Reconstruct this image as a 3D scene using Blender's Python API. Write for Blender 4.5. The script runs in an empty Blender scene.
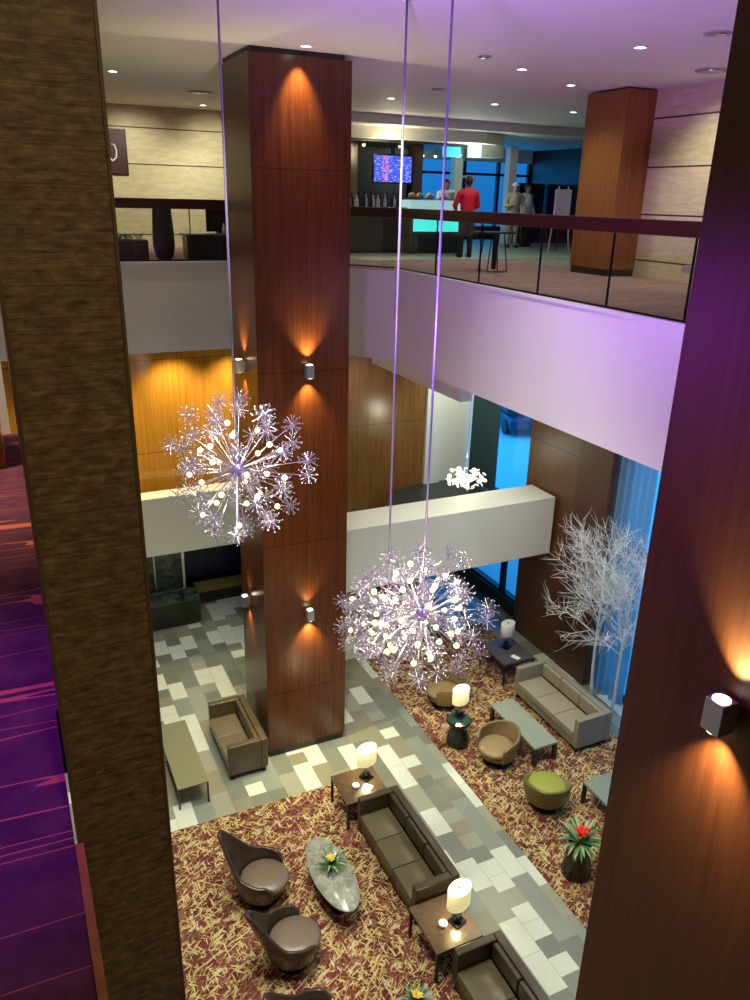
import bpy, bmesh, math, random
from mathutils import Vector, Matrix, Euler, Quaternion
R = math.radians
PI = math.pi
rnd = random.Random(11)
sc = bpy.context.scene
COL = sc.collection

# ------------------------------------------------------------------ materials
def nm(name):
    m = bpy.data.materials.new(name); m.use_nodes = True
    nt = m.node_tree; b = nt.nodes['Principled BSDF']
    return m, nt, b
def plain(name, c, rough=0.5, metal=0.0, emit=None, es=0.0, spec=0.5):
    m, nt, b = nm(name)
    b.inputs['Base Color'].default_value = (*c, 1); b.inputs['Roughness'].default_value = rough
    b.inputs['Metallic'].default_value = metal; b.inputs['Specular IOR Level'].default_value = spec
    if emit:
        b.inputs['Emission Color'].default_value = (*emit, 1); b.inputs['Emission Strength'].default_value = es
    return m
def N(nt, t, **kw):
    n = nt.nodes.new(t)
    for k, v in kw.items(): setattr(n, k, v)
    return n
def L(nt, a, b): nt.links.new(a, b)
def coords(nt, scale=(1,1,1), rot=(0,0,0), loc=(0,0,0)):
    tc = N(nt, 'ShaderNodeTexCoord'); mp = N(nt, 'ShaderNodeMapping')
    mp.inputs['Scale'].default_value = scale; mp.inputs['Rotation'].default_value = rot; mp.inputs['Location'].default_value = loc
    L(nt, tc.outputs['Object'], mp.inputs['Vector']); return mp.outputs['Vector']
def ramp(nt, fac, stops, const=False):
    r = N(nt, 'ShaderNodeValToRGB'); cr = r.color_ramp
    if const: cr.interpolation = 'CONSTANT'
    while len(cr.elements) > 1: cr.elements.remove(cr.elements[-1])
    cr.elements[0].position = stops[0][0]; cr.elements[0].color = (*stops[0][1], 1)
    for p, c in stops[1:]:
        e = cr.elements.new(p); e.color = (*c, 1)
    L(nt, fac, r.inputs['Fac']); return r.outputs['Color']
def noise(nt, vec, scale, detail=3, rough=0.55, dist=0.0):
    n = N(nt, 'ShaderNodeTexNoise'); n.inputs['Scale'].default_value = scale; n.inputs['Detail'].default_value = detail
    n.inputs['Roughness'].default_value = rough; n.inputs['Distortion'].default_value = dist
    L(nt, vec, n.inputs['Vector']); return n.outputs['Fac']
def mixc(nt, fac, a, b):
    m = N(nt, 'ShaderNodeMix', data_type='RGBA')
    if isinstance(fac, float): m.inputs[0].default_value = fac
    else: L(nt, fac, m.inputs[0])
    for i, v in ((6, a), (7, b)):
        if isinstance(v, tuple): m.inputs[i].default_value = (*v, 1)
        else: L(nt, v, m.inputs[i])
    return m.outputs[2]
def mth(nt, op, a, b=0.0):
    m = N(nt, 'ShaderNodeMath', operation=op)
    for i, v in ((0, a), (1, b)):
        if isinstance(v, (int, float)): m.inputs[i].default_value = v
        else: L(nt, v, m.inputs[i])
    return m.outputs[0]
def axis(nt, i):
    tc = N(nt, 'ShaderNodeTexCoord'); s = N(nt, 'ShaderNodeSeparateXYZ')
    L(nt, tc.outputs['Object'], s.inputs[0]); return s.outputs[i]
def seam(nt, v, spacing, off, width):
    a = mth(nt, 'ADD', v, -off); a = mth(nt, 'DIVIDE', a, spacing); a = mth(nt, 'FRACT', mth(nt, 'ADD', a, 100.0))
    return mth(nt, 'LESS_THAN', a, width / spacing)
def wood(name, c1, c2, rough=0.3, seamz=None, seamw=0.012, scale=1.0, coat=0.0):
    m, nt, b = nm(name)
    v = coords(nt, (9*scale, 9*scale, 0.35*scale))
    f = noise(nt, v, 2.2, 6, 0.65, 0.6)
    f2 = noise(nt, coords(nt, (60*scale, 60*scale, 1.2*scale)), 2.0, 2)
    f = mth(nt, 'ADD', mth(nt, 'MULTIPLY', f, 0.7), mth(nt, 'MULTIPLY', f2, 0.3))
    c = ramp(nt, f, [(0.32, c1), (0.68, c2)])
    if seamz:
        s = seam(nt, axis(nt, 2), seamz[0], seamz[1], seamw)
        c = mixc(nt, s, c, (c1[0]*0.3, c1[1]*0.3, c1[2]*0.3))
    L(nt, c, b.inputs['Base Color']); b.inputs['Roughness'].default_value = rough
    b.inputs['Coat Weight'].default_value = coat; b.inputs['Coat Roughness'].default_value = 0.08
    return m

M = {}
M['redwood'] = wood('red wood veneer', (0.050, 0.012, 0.004), (0.135, 0.036, 0.010), 0.27, (3.0, 1.38), 0.008)
M['redwoodplain'] = wood('dark red wood veneer', (0.050, 0.012, 0.005), (0.115, 0.030, 0.010), 0.5)
M['amberwood'] = wood('amber wood panelling', (0.36, 0.16, 0.018), (0.62, 0.30, 0.040), 0.10, (2.05, 0.55), 0.012)
M['brownwood'] = wood('brown wood panelling', (0.14, 0.060, 0.014), (0.29, 0.135, 0.032), 0.22, (2.26, 0.26), 0.012)
M['orangewood'] = wood('orange wood', (0.30, 0.11, 0.02), (0.52, 0.22, 0.045), 0.35, None)
M['railwood'] = wood('dark red rail wood', (0.025, 0.006, 0.005), (0.055, 0.014, 0.010), 0.3)
M['tablewood'] = wood('walnut table wood', (0.06, 0.035, 0.018), (0.13, 0.08, 0.042), 0.22)
M['white'] = plain('white plaster', (0.74, 0.74, 0.70), 0.65)
M['cream'] = plain('cream plaster', (0.76, 0.77, 0.66), 0.6)
M['ceil'] = plain('ceiling paint', (0.78, 0.77, 0.74), 0.7)
M['dark'] = plain('dark base', (0.02, 0.016, 0.014), 0.4)
M['black'] = plain('black metal', (0.012, 0.012, 0.013), 0.35, 0.6)
M['blackgloss'] = plain('black glazed ceramic', (0.012, 0.014, 0.016), 0.18)
M['steel'] = plain('brushed steel', (0.55, 0.56, 0.6), 0.32, 0.9)
M['chrome'] = plain('crystal metal', (0.50, 0.46, 0.62), 0.27, 0.8)
M['cable'] = plain('cable', (0.34, 0.28, 0.52), 0.35, 0.5)
M['bulb'] = plain('warm bulb', (1, 0.9, 0.7), 0.3, 0, (1.0, 0.76, 0.34), 2.6)
M['downlens'] = plain('downlight lens', (1, 1, 1), 0.3, 0, (0.95, 1.0, 0.92), 14.0)
M['sconcelens'] = plain('sconce lens', (1, 0.9, 0.7), 0.3, 0, (1.0, 0.9, 0.66), 5.0)
M['shade'] = plain('lamp shade', (0.9, 0.86, 0.6), 0.7, 0, (1.0, 0.86, 0.38), 0.62)
M['shadetop'] = plain('lamp diffuser', (1, 1, 0.95), 0.7, 0, (1.0, 1.0, 0.86), 2.2)
M['shadeoff'] = plain('unlit lamp shade', (0.75, 0.78, 0.74), 0.7)
M['leather'] = plain('dark brown leather', (0.050, 0.036, 0.018), 0.28)
M['leatherc'] = plain('olive leather cushion', (0.115, 0.095, 0.052), 0.28)
M['chairleather'] = plain('brown chair leather', (0.048, 0.030, 0.024), 0.24)
M['chairseat'] = plain('taupe seat leather', (0.15, 0.11, 0.08), 0.36)
M['tan'] = plain('tan leather', (0.20, 0.135, 0.06), 0.4)
M['tanseat'] = plain('tan seat leather', (0.30, 0.21, 0.10), 0.45)
M['lime'] = plain('lime leather', (0.30, 0.32, 0.05), 0.4)
M['limeout'] = plain('olive shell', (0.14, 0.12, 0.03), 0.35)
M['greyfab'] = plain('grey sofa fabric', (0.25, 0.235, 0.18), 0.75)
M['greytop'] = plain('grey lacquer table', (0.30, 0.33, 0.27), 0.25)
M['olivetop'] = plain('olive lacquer table', (0.22, 0.22, 0.13), 0.3)
M['porcelain'] = plain('white porcelain', (0.85, 0.85, 0.82), 0.25)
M['leaf'] = plain('green leaf', (0.035, 0.13, 0.035), 0.35)
M['leaflight'] = plain('variegated leaf', (0.30, 0.42, 0.20), 0.35)
M['redflower'] = plain('red bract', (0.75, 0.04, 0.015), 0.4)
M['yellowflower'] = plain('yellow bract', (0.8, 0.6, 0.1), 0.4)
M['bark'] = plain('pale birch bark', (0.85, 0.87, 0.82), 0.7)
M['skin'] = plain('skin', (0.28, 0.15, 0.09), 0.5)
M['hair'] = plain('dark hair', (0.015, 0.011, 0.01), 0.6)
M['redshirt'] = plain('red shirt', (0.62, 0.012, 0.03), 0.7)
M['blackcloth'] = plain('black cloth', (0.012, 0.012, 0.014), 0.8)
M['beigecloth'] = plain('beige cloth', (0.42, 0.36, 0.27), 0.8)
M['whitecloth'] = plain('white cloth', (0.75, 0.75, 0.72), 0.8)
M['street'] = plain('snowy street', (0.75, 0.78, 0.8), 0.8)
M['carpaint'] = plain('car paint', (0.25, 0.3, 0.35), 0.3)
M['facade'] = plain('far facade', (0.25, 0.28, 0.32), 0.8)
M['teal'] = plain('dark teal cloth', (0.010, 0.045, 0.055), 0.7)
M['tealfloor'] = plain('dark slate floor', (0.030, 0.040, 0.038), 0.35)
M['darkpanel'] = plain('dark bar panel', (0.03, 0.028, 0.02), 0.4)
M['bluepanel'] = plain('dark blue lacquer', (0.008, 0.02, 0.06), 0.25)
M['casewhite'] = plain('lit case white', (0.7, 0.8, 0.8), 0.3, 0, (0.55, 0.95, 0.95), 0.6)
M['caseglow'] = plain('lit cold case', (0.1, 0.6, 0.6), 0.3, 0, (0.05, 0.75, 0.66), 1.2)

def glass(name, tint=(0.9, 1, 1), refl=0.06):
    m = bpy.data.materials.new(name); m.use_nodes = True; nt = m.node_tree; nt.nodes.clear()
    o = N(nt, 'ShaderNodeOutputMaterial'); t = N(nt, 'ShaderNodeBsdfTransparent'); g = N(nt, 'ShaderNodeBsdfGlossy')
    t.inputs[0].default_value = (*tint, 1); g.inputs['Roughness'].default_value = 0.02
    mx = N(nt, 'ShaderNodeMixShader'); mx.inputs[0].default_value = refl
    L(nt, t.outputs[0], mx.inputs[1]); L(nt, g.outputs[0], mx.inputs[2]); L(nt, mx.outputs[0], o.inputs[0]); return m
M['glass'] = glass('balustrade glass', (0.93, 0.95, 0.94), 0.05)
M['winglass'] = glass('window glass', (0.9, 0.97, 1.0), 0.04)
def sheer(name, c, open_=0.25):
    m = bpy.data.materials.new(name); m.use_nodes = True; nt = m.node_tree; nt.nodes.clear()
    o = N(nt, 'ShaderNodeOutputMaterial'); t = N(nt, 'ShaderNodeBsdfTransparent'); tr = N(nt, 'ShaderNodeBsdfTranslucent'); d = N(nt, 'ShaderNodeBsdfDiffuse')
    tr.inputs[0].default_value = (*c, 1); d.inputs[0].default_value = (*c, 1)
    a = N(nt, 'ShaderNodeMixShader'); a.inputs[0].default_value = 0.4
    b = N(nt, 'ShaderNodeMixShader'); b.inputs[0].default_value = 1 - open_
    L(nt, tr.outputs[0], a.inputs[1]); L(nt, d.outputs[0], a.inputs[2]); L(nt, t.outputs[0], b.inputs[1]); L(nt, a.outputs[0], b.inputs[2])
    L(nt, b.outputs[0], o.inputs[0]); return m
M['sheer'] = sheer('sheer curtain', (0.30, 0.46, 0.50), 0.10)
M['sheerthin'] = sheer('thin sheer curtain', (0.45, 0.7, 0.8), 0.6)
M['sheerbrown'] = sheer('mauve sheer curtain', (0.30, 0.20, 0.15), 0.06)

def mk_tiles():
    m, nt, b = nm('stone floor tiles')
    v = coords(nt, (1, 1, 1), (0, 0, R(90)), (0.10, 0.0, 0))
    br = N(nt, 'ShaderNodeTexBrick'); br.offset = 0.5; br.squash = 0.5; br.squash_frequency = 3
    br.inputs['Color1'].default_value = (0, 0, 0, 1); br.inputs['Color2'].default_value = (1, 1, 1, 1); br.inputs['Mortar'].default_value = (0.42, 0.42, 0.42, 1)
    br.inputs['Scale'].default_value = 1.0; br.inputs['Brick Width'].default_value = 0.62; br.inputs['Row Height'].default_value = 0.325
    br.inputs['Mortar Size'].default_value = 0.003; br.inputs['Bias'].default_value = 0.0
    L(nt, v, br.inputs['Vector'])
    c = ramp(nt, br.outputs['Color'], [(0.0, (0.14, 0.155, 0.130)), (0.16, (0.25, 0.225, 0.150)), (0.29, (0.23, 0.265, 0.225)), (0.42, (0.17, 0.185, 0.150)), (0.54, (0.31, 0.315, 0.245)), (0.65, (0.68, 0.73, 0.63))], True)
    f = noise(nt, coords(nt, (3, 24, 3)), 3, 4)
    c = mixc(nt, mth(nt, 'MULTIPLY', f, 0.35), c, (0.30, 0.30, 0.25))
    L(nt, c, b.inputs['Base Color']); b.inputs['Roughness'].default_value = 0.32; return m
M['tiles'] = mk_tiles()
def strokes(nt, ang, scale, seed, th):
    tc = N(nt, 'ShaderNodeTexCoord'); mp = N(nt, 'ShaderNodeMapping', vector_type='TEXTURE')
    mp.inputs['Scale'].default_value = (1.0, 7.0, 1.0); mp.inputs['Rotation'].default_value = (0, 0, R(ang)); mp.inputs['Location'].default_value = (seed, seed*1.7, 0)
    L(nt, tc.outputs['Object'], mp.inputs['Vector'])
    n = noise(nt, mp.outputs['Vector'], scale*1.5, 1.0, 0.5, 0.4)
    return mth(nt, 'GREATER_THAN', n, th + 0.012)
def mk_carpet():
    m, nt, b = nm('scribbled carpet')
    base = ramp(nt, noise(nt, coords(nt), 2.2, 3), [(0.35, (0.085, 0.014, 0.018)), (0.62, (0.17, 0.036, 0.040))])
    c = base
    for ang, s, seed, th, col in ((20, 20, 3.1, 0.60, (0.16, 0.07, 0.03)), (75, 22, 9.2, 0.61, (0.30, 0.20, 0.06)), (-35, 22, 5.5, 0.615, (0.40, 0.29, 0.10)), (120, 23, 14.0, 0.622, (0.50, 0.41, 0.20)), (5, 25, 21.3, 0.625, (0.56, 0.46, 0.26)), (48, 24, 33.3, 0.625, (0.50, 0.40, 0.16)), (-65, 24, 43.3, 0.62, (0.52, 0.44, 0.23))):
        c = mixc(nt, strokes(nt, ang, s, seed, th), c, col)
    big = noise(nt, coords(nt, (1, 1, 1), (0, 0, 0), (4, 4, 0)), 1.1, 2)
    mask = mth(nt, 'MULTIPLY', mth(nt, 'GREATER_THAN', noise(nt, coords(nt), 4.5, 3), 0.56), 0.75)
    c = mixc(nt, mask, c, base)
    L(nt, c, b.inputs['Base Color']); b.inputs['Roughness'].default_value = 0.95; b.inputs['Specular IOR Level'].default_value = 0.1; return m
M['carpet'] = mk_carpet()
def mk_lined(name, base1, base2, line, i, sc_, w):
    m, nt, b = nm(name)
    c = ramp(nt, noise(nt, coords(nt, (3, 3, 3)), 3, 4), [(0.35, base1), (0.65, base2)])
    cx = N(nt, 'ShaderNodeCombineXYZ'); L(nt, mth(nt, 'ADD', axis(nt, i), mth(nt, 'MULTIPLY', axis(nt, 1 - i), 0.04)), cx.inputs[0]); L(nt, mth(nt, 'MULTIPLY', axis(nt, 1 - i), 0.05), cx.inputs[1])
    n = noise(nt, cx.outputs[0], sc_, 2)
    ln = mth(nt, 'LESS_THAN', mth(nt, 'ABSOLUTE', mth(nt, 'ADD', n, -0.5)), w)
    c = mixc(nt, ln, c, line)
    L(nt, c, b.inputs['Base Color']); b.inputs['Roughness'].default_value = 0.9; b.inputs['Specular IOR Level'].default_value = 0.15; return m
M['carpetred'] = mk_lined('striped red carpet', (0.085, 0.025, 0.045), (0.15, 0.05, 0.065), (0.62, 0.17, 0.09), 1, 5.0, 0.0028)
M['carpetrose'] = mk_lined('rose carpet', (0.24, 0.135, 0.13), (0.33, 0.20, 0.18), (0.36, 0.26, 0.22), 1, 3.0, 0.01)
def mk_stone():
    m, nt, b = nm('travertine cladding')
    c = ramp(nt, noise(nt, coords(nt, (1.5, 1.5, 7)), 2.0, 5, 0.65), [(0.3, (0.50, 0.43, 0.26)), (0.7, (0.68, 0.60, 0.40))])
    c = mixc(nt, seam(nt, axis(nt, 2), 0.80, 0.24, 0.028), c, (0.06, 0.04, 0.025))
    L(nt, c, b.inputs['Base Color']); b.inputs['Roughness'].default_value = 0.5; return m
M['stone'] = mk_stone()
def mk_marble():
    m, nt, b = nm('green marble')
    n = noise(nt, coords(nt, (1, 1, 1.4)), 1.8, 4, 0.6, 0.9)
    c = ramp(nt, n, [(0.36, (0.012, 0.020, 0.015)), (0.47, (0.05, 0.075, 0.055)), (0.50, (0.11, 0.14, 0.10)), (0.54, (0.05, 0.07, 0.05)), (0.7, (0.025, 0.03, 0.02))])
    L(nt, c, b.inputs['Base Color']); b.inputs['Roughness'].default_value = 0.15; return m
M['marble'] = mk_marble()
M['darkmarble'] = plain('dark desk marble', (0.022, 0.024, 0.016), 0.25)
def mk_fabric():
    m, nt, b = nm('ribbed bronze cloth')
    n = noise(nt, coords(nt, (30, 30, 90), (0, R(12), 0)), 1.0, 3, 0.6, 0.5)
    n2 = noise(nt, coords(nt, (2, 2, 500)), 1.0, 1)
    f = mth(nt, 'ADD', mth(nt, 'MULTIPLY', n, 0.65), mth(nt, 'MULTIPLY', n2, 0.35))
    c = ramp(nt, f, [(0.34, (0.06, 0.032, 0.010)), (0.50, (0.16, 0.095, 0.032)), (0.66, (0.30, 0.20, 0.08))])
    L(nt, c, b.inputs['Base Color']); b.inputs['Roughness'].default_value = 0.6; return m
M['bronzecloth'] = mk_fabric()
def mk_stonetop():
    m, nt, b = nm('pale marble top')
    n = noise(nt, coords(nt), 7, 5, 0.7, 1.0)
    c = ramp(nt, n, [(0.35, (0.20, 0.20, 0.16)), (0.6, (0.36, 0.37, 0.32)), (0.75, (0.5, 0.5, 0.45))])
    L(nt, c, b.inputs['Base Color']); b.inputs['Roughness'].default_value = 0.2; return m
M['stonetop'] = mk_stonetop()
def mk_screen():
    m, nt, b = nm('blue screen')
    n = noise(nt, coords(nt, (5, 1, 16)), 1.6, 1)
    x = axis(nt, 0)
    c = ramp(nt, n, [(0.40, (0.04, 0.08, 0.80)), (0.56, (0.09, 0.16, 0.95)), (0.66, (0.45, 0.5, 1.0))])
    fig = mth(nt, 'MULTIPLY', mth(nt, 'LESS_THAN', mth(nt, 'ABSOLUTE', mth(nt, 'ADD', x, 0.22)), 0.09), mth(nt, 'GREATER_THAN', noise(nt, coords(nt, (12, 1, 10)), 1.5, 1), 0.5))
    c = mixc(nt, fig, c, (0.9, 0.25, 0.5))
    L(nt, c, b.inputs['Emission Color']); b.inputs['Emission Strength'].default_value = 1.0
    b.inputs['Base Color'].default_value = (0.01, 0.01, 0.02, 1); b.inputs['Roughness'].default_value = 0.2; return m
M['screen'] = mk_screen()

# ------------------------------------------------------------------ mesh helpers
def BM(): return bmesh.new()
def box(bm, x0, x1, y0, y1, z0, z1, T=None):
    vs = [bm.verts.new((x, y, z)) for z in (z0, z1) for y in (y0, y1) for x in (x0, x1)]
    fs = [bm.faces.new([vs[i] for i in f]) for f in ((0,2,3,1), (4,5,7,6), (0,1,5,4), (1,3,7,5), (3,2,6,7), (2,0,4,6))]
    if T is not None: bmesh.ops.transform(bm, matrix=T, verts=vs)
    return fs
def cyl(bm, x, y, z0, z1, r0, r1=None, n=20):
    return lathe(bm, [(0, z0), (r0, z0), (r0 if r1 is None else r1, z1), (0, z1)], n, (x, y))
def lathe(bm, prof, n=24, c=(0, 0), sx=1.0, sy=1.0, T=None):
    rings, new = [], []
    for r, z in prof:
        if r < 1e-6: v = bm.verts.new((c[0], c[1], z)); rings.append([v]); new.append(v)
        else:
            ring = [bm.verts.new((c[0] + r*sx*math.cos(2*PI*k/n), c[1] + r*sy*math.sin(2*PI*k/n), z)) for k in range(n)]
            rings.append(ring); new += ring
    for a, b in zip(rings, rings[1:]):
        for k in range(n):
            k2 = (k + 1) % n
            if len(a) == 1 and len(b) == 1: continue
            if len(a) == 1: bm.faces.new((a[0], b[k2], b[k]))
            elif len(b) == 1: bm.faces.new((a[k], a[k2], b[0]))
            else: bm.faces.new((a[k], a[k2], b[k2], b[k]))
    if T is not None: bmesh.ops.transform(bm, matrix=T, verts=new)
def tube(bm, pts, rad, n=6, caps=True):
    pts = [Vector(p) for p in pts]
    if not isinstance(rad, (list, tuple)): rad = [rad]*len(pts)
    rings, up = [], None
    for i, p in enumerate(pts):
        t = (pts[min(i+1, len(pts)-1)] - pts[max(i-1, 0)]).normalized()
        if up is None: up = t.orthogonal().normalized()
        up = (up - t*up.dot(t)).normalized(); s = t.cross(up)
        rings.append([bm.verts.new(p + (up*math.cos(2*PI*k/n) + s*math.sin(2*PI*k/n))*rad[i]) for k in range(n)])
    for a, b in zip(rings, rings[1:]):
        for k in range(n): bm.faces.new((a[k], a[(k+1)%n], b[(k+1)%n], b[k]))
    if caps: bm.faces.new(list(reversed(rings[0]))); bm.faces.new(rings[-1])
def ball(bm, c, r, sub=2, s=(1, 1, 1)):
    d = bmesh.ops.create_icosphere(bm, subdivisions=sub, radius=r)
    for v in d['verts']: v.co = Vector((v.co.x*s[0] + c[0], v.co.y*s[1] + c[1], v.co.z*s[2] + c[2]))
def prism(bm, poly, z0, z1):
    a = [bm.verts.new((x, y, z0)) for x, y in poly]; b = [bm.verts.new((x, y, z1)) for x, y in poly]
    top = bm.faces.new(b); bm.faces.new(list(reversed(a))); n = len(poly)
    for k in range(n): bm.faces.new((a[k], a[(k+1)%n], b[(k+1)%n], b[k]))
    return top
def obj(name, bm, mat, parent=None, smooth=False, bev=0.0, loc=None, rot=None):
    if isinstance(bm, bpy.types.Mesh): me = bm
    else:
        bmesh.ops.recalc_face_normals(bm, faces=bm.faces)
        me = bpy.data.meshes.new(name); bm.to_mesh(me); bm.free()
        for m_ in (mat if isinstance(mat, (list, tuple)) else [mat]): me.materials.append(m_)
        if smooth:
            for p in me.polygons: p.use_smooth = True
    o = bpy.data.objects.new(name, me); COL.objects.link(o)
    if parent: o.parent = parent
    if loc: o.location = loc
    if rot: o.rotation_euler = rot
    if bev:
        b = o.modifiers.new('bevel', 'BEVEL'); b.width = bev; b.segments = 3; b.limit_method = 'ANGLE'; b.angle_limit = R(40)
        for p in me.polygons: p.use_smooth = True
        w = o.modifiers.new('wn', 'WEIGHTED_NORMAL')
    return o
def boxo(name, dims, mat, parent=None, bev=0.0):
    b = BM(); box(b, *dims); return obj(name, b, mat, parent, bev=bev)
def tag(o, label, cat, group=None, kind=None):
    o['label'] = label; o['category'] = cat
    if group: o['group'] = group
    if kind: o['kind'] = kind
    return o
def thing(name, label, cat, loc=(0,0,0), rz=0.0, group=None):
    o = bpy.data.objects.new(name, None); COL.objects.link(o); o.location = loc; o.rotation_euler = (0, 0, rz)
    return tag(o, label, cat, group)
def struct(name, bm, mat, bev=0.0, smooth=False):
    o = obj(name, bm, mat, bev=bev, smooth=smooth); o['kind'] = 'structure'; return o
def sbox(name, dims, mat): b = BM(); box(b, *dims); return struct(name, b, mat)
def kids(o): return [c for c in bpy.data.objects if c.parent == o]
def copy_tree(o, parent=None):
    c = o.copy(); COL.objects.link(c)
    if parent: c.parent = parent
    for k in kids(o): copy_tree(k, c)
    return c
def dup(o, loc, rz, label, group=None):
    c = copy_tree(o); c.location = loc; c.rotation_euler = (0, 0, rz); c['label'] = label
    if group: c['group'] = group
    return c
def light(kind, name, loc, energy, color, radius=0.05, to=None, angle=90, blend=0.8):
    l = bpy.data.lights.new(name, kind); l.energy = energy; l.color = color; l.shadow_soft_size = radius
    o = bpy.data.objects.new(name, l); COL.objects.link(o); o.location = loc
    if kind == 'SPOT':
        l.spot_size = R(angle); l.spot_blend = blend
        o.rotation_euler = (Vector(to) - Vector(loc)).to_track_quat('-Z', 'Y').to_euler()
    return o
# ------------------------------------------------------------------ camera
f_px = 783.9
yaw, pit, rol = R(25.668), R(20.983), R(-1.437)
fwd = Vector((math.sin(yaw)*math.cos(pit), math.cos(yaw)*math.cos(pit), -math.sin(pit)))
rt = Vector((math.cos(yaw), -math.sin(yaw), 0)); dn = fwd.cross(rt)
ax = rt*math.cos(rol) + dn*math.sin(rol); ay = -rt*math.sin(rol) + dn*math.cos(rol)
cd = bpy.data.cameras.new('camera'); cam = bpy.data.objects.new('camera', cd); COL.objects.link(cam)
cam.matrix_world = Matrix(((ax.x, -ay.x, -fwd.x, 0), (ax.y, -ay.y, -fwd.y, 0), (ax.z, -ay.z, -fwd.z, 10.0), (0, 0, 0, 1)))
cd.sensor_fit = 'VERTICAL'; cd.sensor_height = 36.0; cd.sensor_width = 27.0; cd.lens = f_px/1000*36.0
cd.clip_start = 0.05; cd.clip_end = 300
sc.camera = cam

# ------------------------------------------------------------------ setting
CZ = 11.93
sbox('floor', (-6, 11.2, -3, 20.2, -0.2, 0), M['tiles'])
sbox('ceiling', (-6, 18.2, -3, 27.2, CZ, CZ + 0.2), M['ceil'])
sbox('wall_near', (-6.2, 11.2, -3.2, -3, 0, CZ), M['white'])
sbox('wall_left', (-6.2, -6, -3, 27, 0, CZ), M['cream'])

def pillar(name, x0, x1, y0, y1, head=True):
    b = BM(); box(b, x0, x1, y0, y1, 0.14, CZ - 0.07 if head else CZ); struct(name, b, M['redwood' if head else 'redwoodplain'], bev=0.006)
pillar('column', 3.57, 5.13, 11.8, 13.25)
sbox('baseboard_column', (3.60, 5.10, 11.83, 13.22, 0, 0.14), M['dark'])
sbox('trim_1', (3.60, 5.02, 11.83, 13.22, CZ - 0.07, CZ), M['dark'])
pillar('column', 3.57, 5.12, 1.3, 3.375, False)
b = BM(); box(b, 0.012, 0.184, 1.364, 1.85, 0, CZ); struct('column', b, M['bronzecloth'])
for i, (a, c) in enumerate(((0.006, 0.0125), (0.1835, 0.189))):
    sbox('trim_%d' % (2 + i), (a, c, 1.358, 1.86, 0, CZ), wood('trim veneer %d' % i, (0.09, 0.05, 0.018), (0.16, 0.10, 0.04), 0.4))

# mezzanine slabs
def slab(name, poly, z0, z1, top, side):
    b = BM(); t = prism(b, poly, z0, z1)
    t.material_index = 1
    return struct(name, b, [side, top])
slab('floor_mezzanine', [(6.9, -3), (11.05, -3), (11.05, 27), (-6, 27), (-6, 15.94), (5.12, 15.94), (6.32, 14.43), (6.9, 13.70)], 7.05, 8.75, M['carpetrose'], M['white'])
sbox('floor_bar', (11.05, 18.0, 13.1, 25.4, 8.5, 8.75), mk_lined('pale bar floor', (0.16, 0.16, 0.13), (0.26, 0.27, 0.22), (0.3, 0.3, 0.25), 1, 2.0, 0.01))
sbox('floor_tile', (7.3, 18, 16.2, 25, 8.75, 8.758), M['tealtile'] if 'tealtile' in M else plain('pale bar tile', (0.30, 0.33, 0.27), 0.5))
sbox('trim_5', (6.86, 7.02, -3, 13.70, 8.75, 8.79), M['white'])
sbox('trim_6', (-6, 5.12, 15.90, 16.08, 8.75, 8.79), M['white'])
sbox('beam_soffit', (7.25, 7.5, 11.7, 15.4, 6.66, 7.05), M['cream'])
# near-side mezzanine
sbox('floor_carpet', (-6, 0.0, -3, 4.6, 8.55, 8.75), M['carpetred'])
sbox('floor_carpet_edge', (0.0, 0.06, 1.87, 4.6, 8.55, 8.75), M['carpetred'])
sbox('trim_7', (0.0, 0.016, -3, 1.355, 8.50, 8.772), M['orangewood'])

# walls of the mezzanine
sbox('wall_right_upper', (11.05, 11.35, -3, 13.0, 8.75, CZ), M['stone'])
b = BM(); box(b, 10.40, 11.049, 11.9, 13.0, 8.87, CZ - 0.03); struct('column', b, wood('orange red veneer', (0.16, 0.05, 0.012), (0.34, 0.125, 0.03), 0.3), bev=0.006)
sbox('baseboard_upper', (10.42, 11.049, 11.92, 12.98, 8.75, 8.87), M['dark'])
sbox('wall_stone', (-6, 6.6, 20.9, 21.2, 8.75, CZ), M['stone'])
sbox('wall_bar', (6.6, 11.6, 22.4, 22.6, 8.75, CZ), M['darkpanel'])
sbox('wall_far', (11.6, 18, 25.2, 25.4, 8.75, 9.2), M['dark'])
sbox('wall_far_header', (11.6, 18, 25.2, 25.4, 11.3, CZ), M['cream'])
sbox('wall_side', (18, 18.2, 13, 25.4, 8.75, CZ), M['dark'])
sbox('wall_jamb', (11.35, 18.2, 13.0, 13.1, 8.75, CZ), M['dark'])
# stepped ceiling bulkheads over the bar
sbox('ceiling_bulkhead', (6.6, 18, 19.0, 25.2, 11.72, CZ), M['cream'])
b = BM(); prism(b, [(6.6, 19.9), (12.4, 19.5), (13.3, 20.0), (13.3, 22.4), (6.6, 22.4)], 11.46, 11.72); struct('ceiling_bulkhead_bar', b, M['cream'])
sbox('trim_8', (6.7, 12.2, 20.15, 22.3, 11.40, 11.46), M['dark']); sbox('beam_bar_end', (12.55, 13.28, 19.98, 20.7, 11.15, 11.46), M['cream'])
for x in (12.95, 14.9):
    sbox('column', (x, x + 0.27, 22.0, 22.27, 8.75, 11.62), M['cream'])
# far windows of the bar: frame bars and panes in an opening
b = BM()
for x in (11.6, 13.4, 15.2, 16.6, 17.9): box(b, x, x + 0.1, 25.22, 25.36, 9.2, 11.3)
box(b, 11.6, 18, 25.22, 25.36, 10.86, 10.94)
wf = struct('window_3', b, M['black']); boxo('pane', (11.6, 18, 25.28, 25.30, 9.2, 11.3), M['winglass'], wf)

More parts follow.
